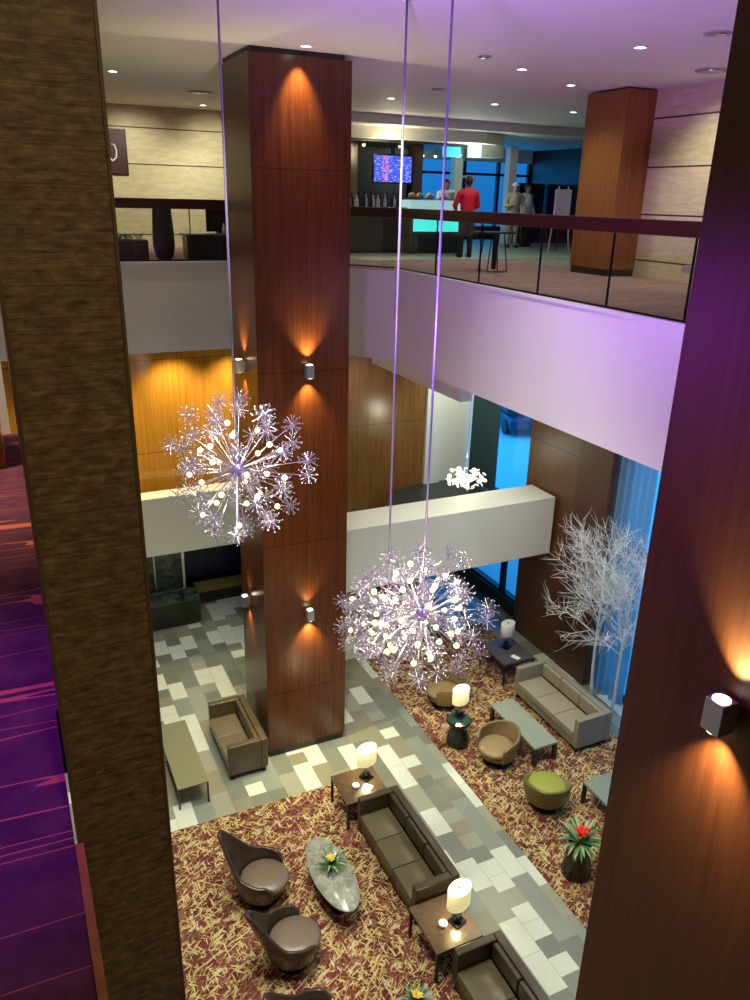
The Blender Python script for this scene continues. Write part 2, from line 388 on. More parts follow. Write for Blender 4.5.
# middle level
b = BM()
pts = [(5.3, 13.80), (7.5, 13.80)]
for k in range(11):
    t = k/10*PI/2; pts.append((7.55 + 2.1*(1 - math.cos(t)), 14.55 + 2.44*math.sin(t)))
pts += [(10.98, 16.99), (10.98, 14.12), (10.66, 14.12), (10.66, 13.80)]
prism(b, pts, 2.60, 3.05); struct('floor_landing', b, M['tealfloor'])
sbox('beam_parapet', (5.14, 10.62, 12.9, 13.78, 2.60, 3.95), M['cream'])
sbox('beam_parapet_far', (-6, 5.6, 16.1, 16.55, 2.58, 3.92), M['cream'])
sbox('floor_gallery', (-6, 5.6, 16.55, 17.0, 2.58, 3.0), M['tealfloor'])
sbox('wall_back', (-6, 5.2, 17.0, 17.2, 2.58, 7.05), M['amberwood'])
sbox('wall_back_veneer', (5.2, 9.53, 17.0, 17.2, 0, 7.05), M['brownwood'])
sbox('wall_back_cream', (9.53, 11.0, 17.0, 17.2, 2.58, 7.05), M['cream'])
sbox('trim_9', (9.53, 9.98, 16.90, 17.0, 3.05, 7.05), M['cream'])
sbox('wall_lower', (5.2, 11.0, 19.2, 19.4, 0, 7.05), M['bluepanel'])
sbox('wall_lower_dark', (-6, 5.2, 19.4, 19.6, 0, 7.05), M['dark'])

# outer wall on the street side (X = 11)
sbox('wall_street', (11.0, 11.3, -3, 7.0, 0, 7.05), M['cream'])
sbox('wall_street_sill', (11.0, 11.3, 14.1, 19.2, 0, 0.38), M['teal'])
b = BM(); box(b, 10.7, 11.3, 11.35, 14.1, 0.0, 7.05)
struct('wall_pier', b, wood('pier veneer', (0.065, 0.026, 0.010), (0.15, 0.062, 0.020), 0.45, (5.35, 5.0 - 5.35), 0.03), bev=0.004)
b = BM(); box(b, 10.688, 10.7, 11.36, 12.35, 0.0, 7.05); struct('trim_10', b, wood('dark pier veneer', (0.045, 0.016, 0.010), (0.10, 0.035, 0.020), 0.45), bev=0.003)
b = BM()
for y in (7.0, 8.8, 10.1, 11.25): box(b, 11.1, 11.2, y, y + 0.09, 0.1, 7.05)
box(b, 11.1, 11.2, 7, 11.35, 0.02, 0.1); box(b, 11.1, 11.2, 7, 11.35, 3.4, 3.48)
w = struct('window_1', b, M['black']); boxo('pane', (11.14, 11.155, 7.0, 11.35, 0.1, 7.05), M['winglass'], w)
b = BM()
for y, t, zt in ((14.1, .06, 7.05), (15.2, .14, 2.55), (16.95, .1, 7.05), (19.1, .1, 7.05)): box(b, 11.08, 11.2, y, y + t, 0.38, zt)
box(b, 11.08, 11.2, 14.1, 19.2, 0.38, 0.43); box(b, 11.08, 11.2, 14.1, 19.2, 2.55, 3.05)
w = struct('window_2', b, M['black']); boxo('pane', (11.13, 11.145, 14.1, 19.2, 0.38, 7.05), M['winglass'], w)
# street outside
b = BM(); box(b, 11.3, 120, -60, 160, -0.3, -0.1); struct('street', b, M['street'])
b = BM(); box(b, 11.3, 15.6, -60, 60, -0.1, 0.0)
struct('street_kerb', b, M['street'])
for i, (x, y, w_, d_, h_) in enumerate(((44, 40, 14, 30, 9), (40, 75, 20, 20, 14), (50, 5, 16, 30, 12))):
    b = BM(); box(b, x, x + w_, y, y + d_, -0.1, h_)
    for zz in range(2, int(h_) - 1, 3):
        for yy in range(2, d_ - 2, 4): box(b, x - 0.1, x, y + yy, y + yy + 2, zz, zz + 1.6)
    o = obj('street_building', b, M['facade']); tag(o, ['low grey building across the street behind the parked cars', 'taller grey building far down the street', 'grey building across from the tall curtains'][i], 'building')
def car(name, loc, rz, label, paint):
    t = thing('parked_car', label, 'car', loc, rz, 'cars parked in the street')
    b = BM(); box(b, -2.1, 2.1, -0.85, 0.85, 0.3, 0.85); obj('body', b, paint, t, bev=0.14)
    b = BM(); fs = box(b, -1.3, 1.15, -0.75, 0.75, 0.86, 1.42)
    for v in b.verts:
        if v.co.z > 1.2: v.co.x *= 0.72; v.co.y *= 0.86
    obj('cabin', b, M['blackgloss'], t, bev=0.08)
    boxo('roof', (-0.9, 0.8, -0.62, 0.62, 1.425, 1.46), paint, t, bev=0.02)
    for x in (-1.3, 1.3):
        for y in (-0.8, 0.8):
            b = BM(); lathe(b, [(0, -0.1), (0.33, -0.1), (0.33, 0.1), (0, 0.1)], 20, T=Matrix.Translation((x, y, 0.33)) @ Matrix.Rotation(R(90), 4, 'X')); obj('wheel', b, M['dark'], t)
car('a', (21.9, 30.4, -0.1), R(75), 'dark car parked on the snowy street outside the tall window', plain('dark car paint', (0.02, 0.04, 0.09), 0.3))
car('b', (24.8, 33.5, -0.1), R(75), 'pale car parked beyond the dark car in the snowy street', plain('pale car paint', (0.45, 0.5, 0.55), 0.3))

# rugs
tag(boxo('rug', (-1.2, 4.95, 3.2, 10.66, 0.0, 0.012), M['carpet']), 'maroon rug with cream scribbles under the brown leather sofas', 'rug')
tag(boxo('rug', (6.67, 10.15, 2.6, 14.6, 0.0, 0.012), M['carpet']), 'maroon rug with cream scribbles under the grey three seat sofa', 'rug')
# ------------------------------------------------------------------ seating
def make_sofa(name, label, w, d, h, nseat, m_frame, m_cush, loc, rz, arm=0.13, seat=0.43, legh=0.10, group=None):
    t = thing(name, label, 'sofa', loc, rz, group)          # local: length along x, front faces +y, centre at origin
    x, y = w/2, d/2
    boxo('base', (-x + 0.01, x - 0.01, -y + 0.02, y - 0.02, legh, 0.27), m_frame, t, 0.015)
    boxo('back', (-x, x, -y, -y + arm, legh + 0.02, h), m_frame, t, 0.02)
    for s in (-1, 1):
        a, b_ = (-x, -x + arm) if s < 0 else (x - arm, x)
        boxo('arm', (a, b_, -y + arm + 0.002, y, legh + 0.02, h), m_frame, t, 0.02)
    cw = (w - 2*arm)/nseat
    for k in range(nseat):
        cx = -x + arm + cw*(k + 0.5)
        b = BM(); box(b, cx - cw/2 + 0.004, cx + cw/2 - 0.004, -y + arm + 0.09, y + 0.005, 0.275, seat)
        bmesh.ops.subdivide_edges(b, edges=b.edges, cuts=7, use_grid_fill=True)
        for v in b.verts:                                     # crowned, slightly creased top
            if v.co.z > seat - 0.01:
                u = (v.co.x - cx)/(cw/2); q = (v.co.y - (arm + 0.09)/2)/(y - arm/2 - 0.045)
                v.co.z += 0.025*(1 - u*u)*(1 - q*q) + 0.014*math.sin(11*u + 6*q + 2*k)*(1 - u*u)*(1 - q*q) + rnd.uniform(-.003, .003)
        obj('seat_cushion', b, m_cush, t, True, bev=0.025)
        b = BM(); box(b, cx - cw/2 + 0.006, cx + cw/2 - 0.006, -y + arm + 0.002, -y + arm + 0.088, seat + 0.012, h - 0.008); obj('back_cushion', b, m_cush if name == 'fabric_sofa' else m_frame, t, bev=0.03)
    for sx in (-1, 1):
        for sy in (-1, 1):
            b = BM(); box(b, sx*(x - 0.07) - 0.025, sx*(x - 0.07) + 0.025, sy*(y - 0.07) - 0.025, sy*(y - 0.07) + 0.025, 0.0, legh); obj('leg', b, M['black'], t)
    return t
Z1 = 0.012
make_sofa('leather_sofa', 'long brown leather three seat sofa between the two wooden lamp tables', 2.08, 0.74, 0.72, 3, M['leather'], M['leatherc'], (4.72, 8.40, Z1), R(90), group=None)
make_sofa('leather_sofa', 'brown leather sofa beyond the second lamp table, cut off by the picture bottom', 2.08, 0.74, 0.72, 3, M['leather'], M['leatherc'], (4.74, 5.30, Z1), R(90))
make_sofa('leather_sofa', 'brown leather two seat sofa against the tall wood column', 1.52, 0.74, 0.74, 2, plain('umber leather', (0.085, 0.062, 0.036), 0.33), plain('umber cushion leather', (0.15, 0.115, 0.07), 0.33), (3.08, 12.22, 0), R(90))
make_sofa('fabric_sofa', 'grey three seat sofa in front of the bluish curtains', 2.10, 0.82, 0.75, 3, M['greyfab'], plain('taupe seat fabric', (0.30, 0.265, 0.19), 0.8), (9.44, 10.58, Z1), R(90))

def make_table(name, label, cat, x0, x1, y0, y1, h, m_top, z, th=0.04, leg=0.04, apron=0.0, group=None):
    t = thing(name, label, cat, ((x0 + x1)/2, (y0 + y1)/2, z), 0, group)
    x, y = (x1 - x0)/2, (y1 - y0)/2
    boxo('tabletop', (-x, x, -y, y, h - th, h), m_top, t, 0.006)
    if apron: boxo('apron', (-x + 0.03, x - 0.03, -y + 0.03, y - 0.03, h - th - apron, h - th), M['dark'], t)
    for sx in (-1, 1):
        for sy in (-1, 1):
            cx, cy = sx*(x - leg/2 - 0.004), sy*(y - leg/2 - 0.004)
            boxo('leg', (cx - leg/2, cx + leg/2, cy - leg/2, cy + leg/2, 0, h - th), M['dark'], t)
    return t
make_table('end_table', 'square walnut end table carrying a lit lamp beside the wood column', 'table', 4.20, 4.98, 9.50, 10.26, 0.55, M['tablewood'], Z1, apron=0.06)
make_table('end_table', 'square walnut end table with a lit lamp between the two brown sofas', 'table', 4.20, 4.93, 6.46, 7.28, 0.55, M['tablewood'], Z1, apron=0.06)
make_table('end_table', 'dark end table with an unlit white lamp at the far end of the grey sofa', 'table', 9.02, 9.82, 12.02, 13.0, 0.55, plain('dark violet lacquer', (0.09, 0.075, 0.085), 0.2), Z1, apron=0.05)
make_table('coffee_table', 'long grey rectangular coffee table in front of the grey sofa', 'table', 8.06, 8.60, 9.56, 11.08, 0.42, M['greytop'], Z1, 0.05, 0.07)
make_table('coffee_table', 'low olive bench table beside the two seat brown sofa', 'table', 1.72, 2.26, 11.12, 13.0, 0.45, M['olivetop'], 0, 0.03, 0.03)
make_table('coffee_table', 'grey green table corner showing behind the potted red bromeliad', 'table', 8.28, 9.1, 7.35, 8.45, 0.46, plain('sage lacquer', (0.22, 0.27, 0.22), 0.25), Z1, 0.05, 0.06)

# oval marble table
t = thing('oval_table', 'oval pale marble coffee table with a yellow bromeliad on it', 'table', (3.48, 8.42, Z1), 0)
b = BM(); lathe(b, [(0, 0.385), (0.93, 0.385), (1.0, 0.40), (1.0, 0.415), (0.985, 0.425), (0, 0.425)], 48, sx=0.315, sy=0.76); obj('tabletop', b, M['stonetop'], t, True)
b = BM(); lathe(b, [(0, 0), (0.55, 0), (0.5, 0.03), (0.32, 0.1), (0.28, 0.36), (0.4, 0.384), (0, 0.384)], 36, sx=0.315, sy=0.76); obj('pedestal', b, M['dark'], t, True)

# lounge chairs: a wrapped shell with a tall reclined back
def shell_mesh(rim, r0=0.33, r1=0.40, zb=0.17, flare=0.0, recl=0.30, span=128, nu=44, nv=12, front_open=0.0, sx=1.0):
    b = BM(); g = []
    for i in range(nu + 1):
        u = -1 + 2*i/nu; ph = R(span)*u; col = []
        h = rim(abs(u))
        for j in range(nv + 1):
            s = j/nv; z = zb + (h - zb)*s
            zz = (z - zb)
            r = r0 + (r1 - r0)*min(1, zz/0.28)**0.6 + flare*zz
            bx, by = math.sin(ph)*r*sx, -math.cos(ph)*r
            k = max(0.0, math.cos(ph*0.9))**2
            by -= recl*k*max(0, zz - 0.2)
            bx *= 1 - 0.55*k*max(0, zz - 0.38)
            col.append(b.verts.new((bx, by, z)))
        g.append(col)
    for i in range(nu):
        for j in range(nv): b.faces.new((g[i][j], g[i+1][j], g[i+1][j+1], g[i][j+1]))
    return b
def smooth01(a, b_, x):
    t = min(1, max(0, (x - a)/(b_ - a))); return t*t*(3 - 2*t)
def lounge(label, loc, rz, m_shell, m_seat, rimf, scale=1.0, recl=0.34, inner=None, group=None, cat='armchair', name='lounge_chair'):
    t = thing(name, label, cat, loc, rz, group)              # local: front faces +y
    t.scale = (scale,)*3
    o = obj('shell', shell_mesh(rimf, recl=recl), [m_shell, inner or m_shell], t, True)
    s = o.modifiers.new('thick', 'SOLIDIFY'); s.thickness = 0.055; s.offset = -1
    if inner: s.material_offset = 1
    o.modifiers.new('sub', 'SUBSURF').render_levels = 1
    b = BM(); lathe(b, [(0, 0.15), (0.20, 0.15), (0.30, 0.18), (0.335, 0.25), (0.335, 0.30), (0, 0.30)], 32); obj('seat_pan', b, m_shell, t, True)
    b = BM(); lathe(b, [(0, 0.302), (0.295, 0.302), (0.325, 0.33), (0.33, 0.37), (0.30, 0.405), (0.18, 0.425), (0, 0.43)], 32, c=(0, 0.035), sx=1.0, sy=1.07); obj('seat', b, m_seat, t, True)
    b = BM(); lathe(b, [(0, 0), (0.24, 0), (0.24, 0.012), (0.05, 0.03), (0.04, 0.15), (0, 0.15)], 28); obj('swivel_base', b, M['black'], t, True)
    return t
rim_wing = lambda u: 1.10 - 0.52*smooth01(0.08, 0.50, u) - 0.04*smooth01(0.5, 0.8, u) - 0.10*smooth01(0.85, 1.0, u)
rim_low = lambda u: 0.64 - 0.03*smooth01(0.3, 0.7, u) - 0.10*smooth01(0.8, 1.0, u)
rim_tub = lambda u: 0.62 - 0.05*smooth01(0.2, 0.55, u) - 0.16*smooth01(0.55, 1.0, u)
gl = 'brown swivel lounge chairs on the rug'
lounge('brown leather swivel lounge chair closest to the wood column and its two seat sofa', (2.50, 8.80, Z1), R(-122), M['chairleather'], M['chairseat'], rim_wing, 1.05, group=gl)
lounge('middle one of three brown leather swivel lounge chairs, back tipped towards the ribbed post', (2.56, 7.62, Z1), R(-88), M['chairleather'], M['chairseat'], rim_wing, 1.05, group=gl)
lounge('brown leather swivel lounge chair of which only the top shows at the picture bottom', (2.42, 6.28, Z1), R(-100), M['chairleather'], M['chairseat'], rim_wing, 1.05, group=gl)
lounge('tan tub chair standing beside the grey coffee table and the black drum stool', (7.50, 9.98, Z1), R(110), M['tan'], M['tanseat'], rim_low, 1.0, 0.42, group='tan tub chairs')
lounge('tan tub chair half hidden under the hanging chandelier, behind the black drum stool', (7.48, 11.95, Z1), R(70), M['tan'], M['tanseat'], rim_low, 1.0, 0.42, group='tan tub chairs')
lounge('low lime green tub chair next to the potted red bromeliad', (7.66, 8.66, Z1), R(-42), M['limeout'], M['lime'], rim_tub, 1.05, 0.30, inner=M['lime'], name='tub_chair')

# drum stool and planter
t = thing('drum_stool', 'black glazed drum side table with a lit lamp on it', 'side table', (7.10, 10.74, Z1))
b = BM(); lathe(b, [(0, 0), (0.20, 0), (0.23, 0.05), (0.215, 0.2), (0.165, 0.36), (0.16, 0.40), (0.20, 0.47), (0.245, 0.52), (0.25, 0.55), (0, 0.55)], 32); obj('body', b, M['blackgloss'], t, True)
b = BM(); lathe(b, [(0, 0.552), (0.235, 0.552), (0.235, 0.565), (0, 0.565)], 32); obj('tabletop', b, plain('dark teal glass', (0.01, 0.03, 0.03), 0.08), t)

def lamp(label, loc, rz=0.0, lit=True, power=13, group='table lamps with oval shades', sc_=1.0):
    t = thing('table_lamp', label, 'lamp', loc, rz, group)
    t.scale = (1.12,)*3
    boxo('base', (-0.085, 0.085, -0.085, 0.085, 0, 0.022), M['black'], t, 0.004)
    b = BM(); lathe(b, [(0, 0.022), (0.03, 0.022), (0.055, 0.06), (0.06, 0.09), (0.045, 0.125), (0.014, 0.15), (0.012, 0.34), (0, 0.34)], 20); obj('stem', b, M['blackgloss'], t, True)
    b = BM()
    n = 40
    lathe(b, [(0.97, 0.30), (1.0, 0.305), (1.0, 0.555), (0.97, 0.56), (0.965, 0.555), (0.965, 0.305), (0.97, 0.30)], n, sx=0.18, sy=0.12); obj('lamp_shade', b, M['shade'] if lit else M['shadeoff'], t, True)
    b = BM(); lathe(b, [(0, 0.545), (0.955, 0.545), (0.955, 0.55), (0, 0.55)], n, sx=0.18, sy=0.12); obj('diffuser', b, M['shadetop'] if lit else M['shadeoff'], t)
    b = BM(); lathe(b, [(0, 0.55), (0.010, 0.55), (0.012, 0.575), (0, 0.58)], 10); obj('finial', b, M['black'], t)
    if lit: light('POINT', 'lamp_glow', (loc[0], loc[1], loc[2] + 0.25), power, (1.0, 0.85, 0.5), 0.06)
    return t
lamp('lit table lamp with pale oval shade on the end table by the column', (4.76, 9.98, Z1 + 0.55), R(20))
lamp('lit table lamp with pale oval shade on the end table between the brown sofas', (4.71, 6.80, Z1 + 0.55), R(20))
lamp('lit table lamp with pale oval shade standing on the black drum stool', (7.16, 10.83, Z1 + 0.565), R(20))
lamp('unlit white lamp on the dark end table by the wood pier', (9.46, 12.62, Z1 + 0.55), R(20), False)
def dish(label, loc):
    t = thing('ceramic_dish', label, 'dish', loc, 0, 'small white dishes on the end tables')
    b = BM(); lathe(b, [(0, 0), (0.055, 0), (0.062, 0.012), (0.062, 0.045), (0.057, 0.048), (0.054, 0.03), (0, 0.028)], 24); obj('bowl', b, M['porcelain'], t, True)
    b = BM(); lathe(b, [(0, 0.029), (0.05, 0.031), (0.045, 0.038), (0, 0.042)], 20); obj('candle', b, M['porcelain'], t, True)
dish('small round white dish on the end table by the column', (4.50, 9.84, Z1 + 0.55))
dish('small round white dish on the end table between the brown sofas', (4.50, 6.83, Z1 + 0.55))
def phone(name, label, cat, x, y, z, rz, w, d, h, mat): 
    b = BM(); box(b, -w/2, w/2, -d/2, d/2, 0, h); o = obj(name, b, mat, bev=0.003, loc=(x, y, z), rot=(0, 0, rz)); tag(o, label, cat)
phone('leaflet', 'small white leaflet lying near the lamp base on the column end table', 'leaflet', 4.70, 9.76, Z1 + 0.55, R(40), 0.10, 0.16, 0.006, M['porcelain'])
phone('leaflet', 'white leaflet at the edge of the dark end table by the grey sofa', 'leaflet', 9.42, 12.18, Z1 + 0.55, R(20), 0.12, 0.2, 0.006, M['porcelain'])

# plants
def leaf_strip(b, az, ln, lift, droop, w, base, tw=0.0):
    n = 7; prev = None
    d = Vector((math.cos(az), math.sin(az), 0)); s = Vector((-math.sin(az), math.cos(az), 0))
    for k in range(n + 1):
        q = k/n
        p = Vector(base) + d*(ln*q) + Vector((0, 0, lift*q - droop*q*q)); wd = w*(0.55 + 0.9*q)*(1 - q**3) + 0.001
        cur = [b.verts.new(p - s*wd + Vector((0, 0, wd*0.5))), b.verts.new(p), b.verts.new(p + s*wd + Vector((0, 0, wd*0.5)))]
        if prev:
            b.faces.new((prev[0], prev[1], cur[1], cur[0])); b.faces.new((prev[1], prev[2], cur[2], cur[1]))
        prev = cur
def bromeliad(label, loc, pot, potm, nleaf, ln, flower, fl_r, light_share=0.3):
    t = thing('bromeliad_plant', label, 'plant', loc)
    b = BM(); lathe(b, pot, 32); obj('pot', b, potm, t, True)
    z = max(p[1] for p in pot) - 0.05
    for nm_, mt, cnt, off in (('foliage', M['leaf'], int(nleaf*(1 - light_share)), 0), ('variegated_foliage', M['leaflight'], int(nleaf*light_share), 0.3)):
        b = BM()
        for k in range(cnt):
            a = 2*PI*k*0.618 + off; q = rnd.uniform(0.7, 1.1)
            leaf_strip(b, a, ln*q, ln*rnd.uniform(0.55, 1.15), ln*rnd.uniform(0.35, 0.70), ln*0.055, (0.02*math.cos(a), 0.02*math.sin(a), z))
        o = obj(nm_, b, mt, t, True); s = o.modifiers.new('thick', 'SOLIDIFY'); s.thickness = 0.004
    b = BM()
    for k in range(14):
        a = 2*PI*k*0.618; leaf_strip(b, a, fl_r*rnd.uniform(.6, 1.1), fl_r*rnd.uniform(0.7, 1.4), fl_r*0.5, fl_r*0.16, (0, 0, z + ln*0.42))
    o = obj('flower', b, flower, t, True); s = o.modifiers.new('thick', 'SOLIDIFY'); s.thickness = 0.004
    b = BM(); tube(b, [(0, 0, z - 0.02), (0, 0, z + ln*0.45)], 0.012); obj('stem', b, M['leaf'], t)
    return t
bromeliad('tall black floor pot holding a red flowered bromeliad', (7.20, 7.22, Z1), [(0, 0), (0.235, 0), (0.24, 0.03), (0.17, 0.60), (0.19, 0.64), (0.175, 0.64), (0.16, 0.57), (0, 0.57)], M['blackgloss'], 44, 0.40, M['redflower'], 0.16, 0.45)
bromeliad('yellow flowered bromeliad on the oval marble table', (3.50, 8.52, Z1 + 0.426), [(0, 0), (0.065, 0), (0.085, 0.09), (0.08, 0.10), (0.07, 0.08), (0, 0.08)], M['blackgloss'], 26, 0.24, M['yellowflower'], 0.08)
t = make_table('coffee_table', 'pale table top under the yellow plant at the picture bottom', 'table', 3.22, 3.92, 5.2, 6.22, 0.42, M['stonetop'], Z1, 0.04, 0.05)
bromeliad('yellow flowered plant at the very bottom of the picture', (3.66, 6.04, Z1 + 0.42), [(0, 0), (0.065, 0), (0.085, 0.09), (0.08, 0.10), (0.07, 0.08), (0, 0.08)], M['blackgloss'], 26, 0.22, M['yellowflower'], 0.09)

# bare white trees behind the grey sofa
birch = thing('birch_tree', 'bare white twiggy twin stemmed tree behind the grey sofa by the blue curtains', 'tree', (10.42, 10.60, 0))
def tree(off, height, seed, lean):
    rr = random.Random(seed); t = birch; off = Vector(off)
    tb, bb = BM(), BM(); 
    trunk = []
    for k in range(9):
        q = k/8; trunk.append(off + Vector((lean[0]*q + 0.03*math.sin(5*q + seed), lean[1]*q + 0.03*math.cos(4*q), height*0.72*q)))
    tube(tb, trunk, [0.034*(1 - 0.55*k/8) for k in range(9)], 8); obj('trunk', tb, M['bark'], t, True)
    def grow(p, d, ln, r, lev):
        pts = [p]; q = Vector(p); dd = Vector(d)
        for k in range(4):
            dd = (dd + Vector((rr.uniform(-.2, .2), rr.uniform(-.2, .2), rr.uniform(-.05, .16)))).normalized()
            q = q + dd*(ln/4)
            q.x = min(max(q.x, -1.0), 0.36 if q.y < 0.5 else 0.2); q.y = min(q.y, 1.95); pts.append(q.copy())
        tube(bb, pts, [r, r*.85, r*.7, r*.5, r*.3], 4 if lev else 5, False)
        if lev >= 3: return
        for k in range(7):
            i = rr.choice((1, 2, 2, 3, 3, 4)); a = rr.uniform(0, 2*PI)
            side = dd.orthogonal().normalized(); side.rotate(Quaternion(dd, a))
            grow(pts[i], (dd*0.75 + side*rr.uniform(.5, .9)).normalized(), ln*rr.uniform(.5, .72), r*.58, lev + 1)
    for k in range(16):
        q = 0.46 + 0.54*k/15; i = min(7, int(q*8)); fr = q*8 - i; p = trunk[i].lerp(trunk[i+1], fr)
        a = k*2.4
        grow(p, Vector((math.cos(a)*.8 - 0.15, math.sin(a)*.8 + 0.25, 0.75)).normalized(), height*0.27*(1.15 - 0.55*q), 0.013, 1)
    obj('branches', bb, M['bark'], t, True)
tree((0, 0.12, 0), 4.65, 3, (0.0, 0.25))
tree((0.08, -0.42, 0), 4.3, 8, (-0.05, -0.05))

# curtains
def curtain(label, x, y0, y1, z0, z1, mat, amp=0.05, wl=0.22, cat='curtain', flare=0.0):
    b = BM(); n = int((y1 - y0)/wl*10); g = []
    for k in range(n + 1):
        q = k/n; y = y0 + (y1 - y0)*q; c = []
        for z, am, fl in ((z0, amp*1.3, flare), (z0 + (z1 - z0)*.5, amp, flare*.3), (z1, amp*0.7, 0)):
            c.append(b.verts.new((x + am*math.sin(2*PI*(y - y0)/wl + 0.6*math.sin(3*y)) - 0.0, y + fl*q, z)))
        g.append(c)
    for k in range(n):
        for j in range(2): b.faces.new((g[k][j], g[k+1][j], g[k+1][j+1], g[k][j+1]))
    o = obj('curtain', b, mat, smooth=True); tag(o, label, cat)
    return o
curtain('tall bluish sheer curtain hanging beside the wood pier', 10.90, 10.35, 11.32, 0.03, 7.0, M['sheer'], 0.05, 0.2)
curtain('thin pale sheer curtain over the bright tall window behind the trees', 10.90, 7.2, 10.2, 0.03, 7.0, M['sheerthin'], 0.05, 0.26)
curtain('dark teal curtain on the landing beside the street window', 10.86, 15.62, 16.88, 3.08, 7.0, M['teal'], 0.05, 0.2)
# ------------------------------------------------------------------ lower recess behind the columns
sbox('wall_marble', (-6, 3.36, 18.1, 18.3, 0, 2.58), M['marble'])
sbox('trim_11', (3.36, 3.42, 18.08, 18.3, 0.55, 2.58), M['white'])
sbox('trim_12', (2.66, 2.70, 18.07, 18.1, 0.75, 2.58), M['steel'])
sbox('wall_blue', (3.42, 5.2, 18.95, 19.1, 0.5, 2.58), M['bluepanel'])
t = thing('reception_desk', 'dark green marble desk front under the low white parapet', 'desk', (2.3, 17.68, 0))
boxo('front_panel', (-1.4, 1.30, -0.33, 0.30, 0.06, 0.66), M['darkmarble'], t, 0.005)
boxo('counter_top', (-1.42, 1.32, -0.35, 0.36, 0.66, 0.70), M['marble'], t, 0.005)
boxo('plinth', (-1.36, 1.26, -0.29, 0.30, 0, 0.06), M['dark'], t)
t = thing('bench', 'low bench with amber seat in front of the dark blue panel', 'bench', (4.42, 18.56, 0))
boxo('seat', (-0.66, 0.66, -0.26, 0.26, 0.33, 0.40), wood('bench wood', (0.22, 0.15, 0.04), (0.34, 0.24, 0.08), 0.3), t, 0.01)
boxo('base', (-0.6, 0.6, -0.2, 0.22, 0, 0.33), M['dark'], t)

# ------------------------------------------------------------------ chandeliers
def burst_mesh():
    b = BM()
    n = 26
    for k in range(n):
        z = 1 - 2*(k + 0.5)/n; a = k*2.39996; r = math.sqrt(1 - z*z)
        d = Vector((r*math.cos(a), r*math.sin(a), z)); ln = 0.105 if k % 2 else 0.125
        tube(b, [d*0.008, d*ln], 0.0028, 4); ball(b, d*ln, 0.0095, 1)
    ball(b, (0, 0, 0), 0.016, 1)
    me = bpy.data.meshes.new('crystal_burst'); b.to_mesh(me); b.free(); me.materials.append(M['chrome']); return me
BURST = burst_mesh()
def rod_mesh(r, name):
    b = BM(); tube(b, [(0, 0, 0), (0, 0, 1)], r, 5); me = bpy.data.meshes.new(name); b.to_mesh(me); b.free(); me.materials.append(M['chrome']); return me
ROD = rod_mesh(0.0042, 'arm'); 
b = BM(); ball(b, (0, 0, 0), 0.034, 2); BULB = bpy.data.meshes.new('bulb'); b.to_mesh(BULB); b.free(); BULB.materials.append(M['bulb'])
def chandelier(label, c, rad, seed, narm=54, nbulb=26, watts=28):
    rr = random.Random(seed)
    t = thing('chandelier', label, 'chandelier', c, rr.uniform(0, 6), 'starburst chandeliers on long cables')
    b = BM(); ball(b, (0, 0, 0), 0.075, 3, (1, 1, 1.25)); lathe(b, [(0, 0.08), (0.03, 0.08), (0.02, 0.16), (0, 0.16)], 16); obj('hub', b, plain('violet hub %d' % seed, (0.25, 0.2, 0.6), 0.25, 0.6), t, True)
    b = BM(); tube(b, [(0, 0, 0.1), (0, 0, CZ - c[2] - 0.03)], 0.013, 8); obj('cable', b, M['cable'], t, True)
    b = BM(); lathe(b, [(0, -0.04), (0.09, -0.04), (0.11, 0), (0, 0)], 24); obj('ceiling_canopy', b, M['steel'], t, True, loc=(0, 0, CZ - c[2]))
    for k in range(narm):
        z = 1 - 2*(k + 0.5)/narm; a = k*2.39996 + rr.uniform(-.15, .15); s = math.sqrt(1 - z*z)
        d = Vector((s*math.cos(a), s*math.sin(a), z)); ln = (rad - 0.12)*rr.choice((1, 1, .96, .9, .82, .72))
        q = d.to_track_quat('Z', 'Y')
        o = obj('arm', ROD, None, t); o.rotation_mode = 'QUATERNION'; o.rotation_quaternion = q; o.scale = (1, 1, ln)
        bu = obj('crystal_burst', BURST, None, o); bu.location = (0, 0, 1); bu.scale = (1, 1, 1/ln)
    for k in range(nbulb):
        z = 1 - 2*(k + 0.5)/nbulb; a = k*2.39996 + 1.1; s = math.sqrt(1 - z*z)
        d = Vector((s*math.cos(a), s*math.sin(a), z)); ln = rad*rr.uniform(0.42, 0.74)
        o = obj('bulb_arm', ROD, None, t); o.rotation_mode = 'QUATERNION'; o.rotation_quaternion = d.to_track_quat('Z', 'Y'); o.scale = (1, 1, ln)
        bu = obj('bulb', BULB, None, o); bu.location = (0, 0, 1); bu.scale = (1, 1, 1/ln)
    for k in range(4):
        a = k*PI/2 + 0.4; light('POINT', 'chandelier_light', (c[0] + 0.42*rad*math.cos(a), c[1] + 0.42*rad*math.sin(a), c[2] + (0.3 if k % 2 else -0.3)*rad), watts/4, (1.0, 0.80, 0.48), 0.05)
    return t
chandelier('starburst chandelier hanging alone in front of the tall wood column', (2.33, 8.64, 6.96), 0.97, 1, 56, 24)
chandelier('smaller looking starburst chandelier behind its twin, its violet hub showing', (4.15, 8.18, 4.78), 0.76, 2, 50, 22)
chandelier('starburst chandelier with the brightest warm bulbs, in front of its twin', (3.95, 6.91, 5.57), 0.90, 3, 56, 34, 60)
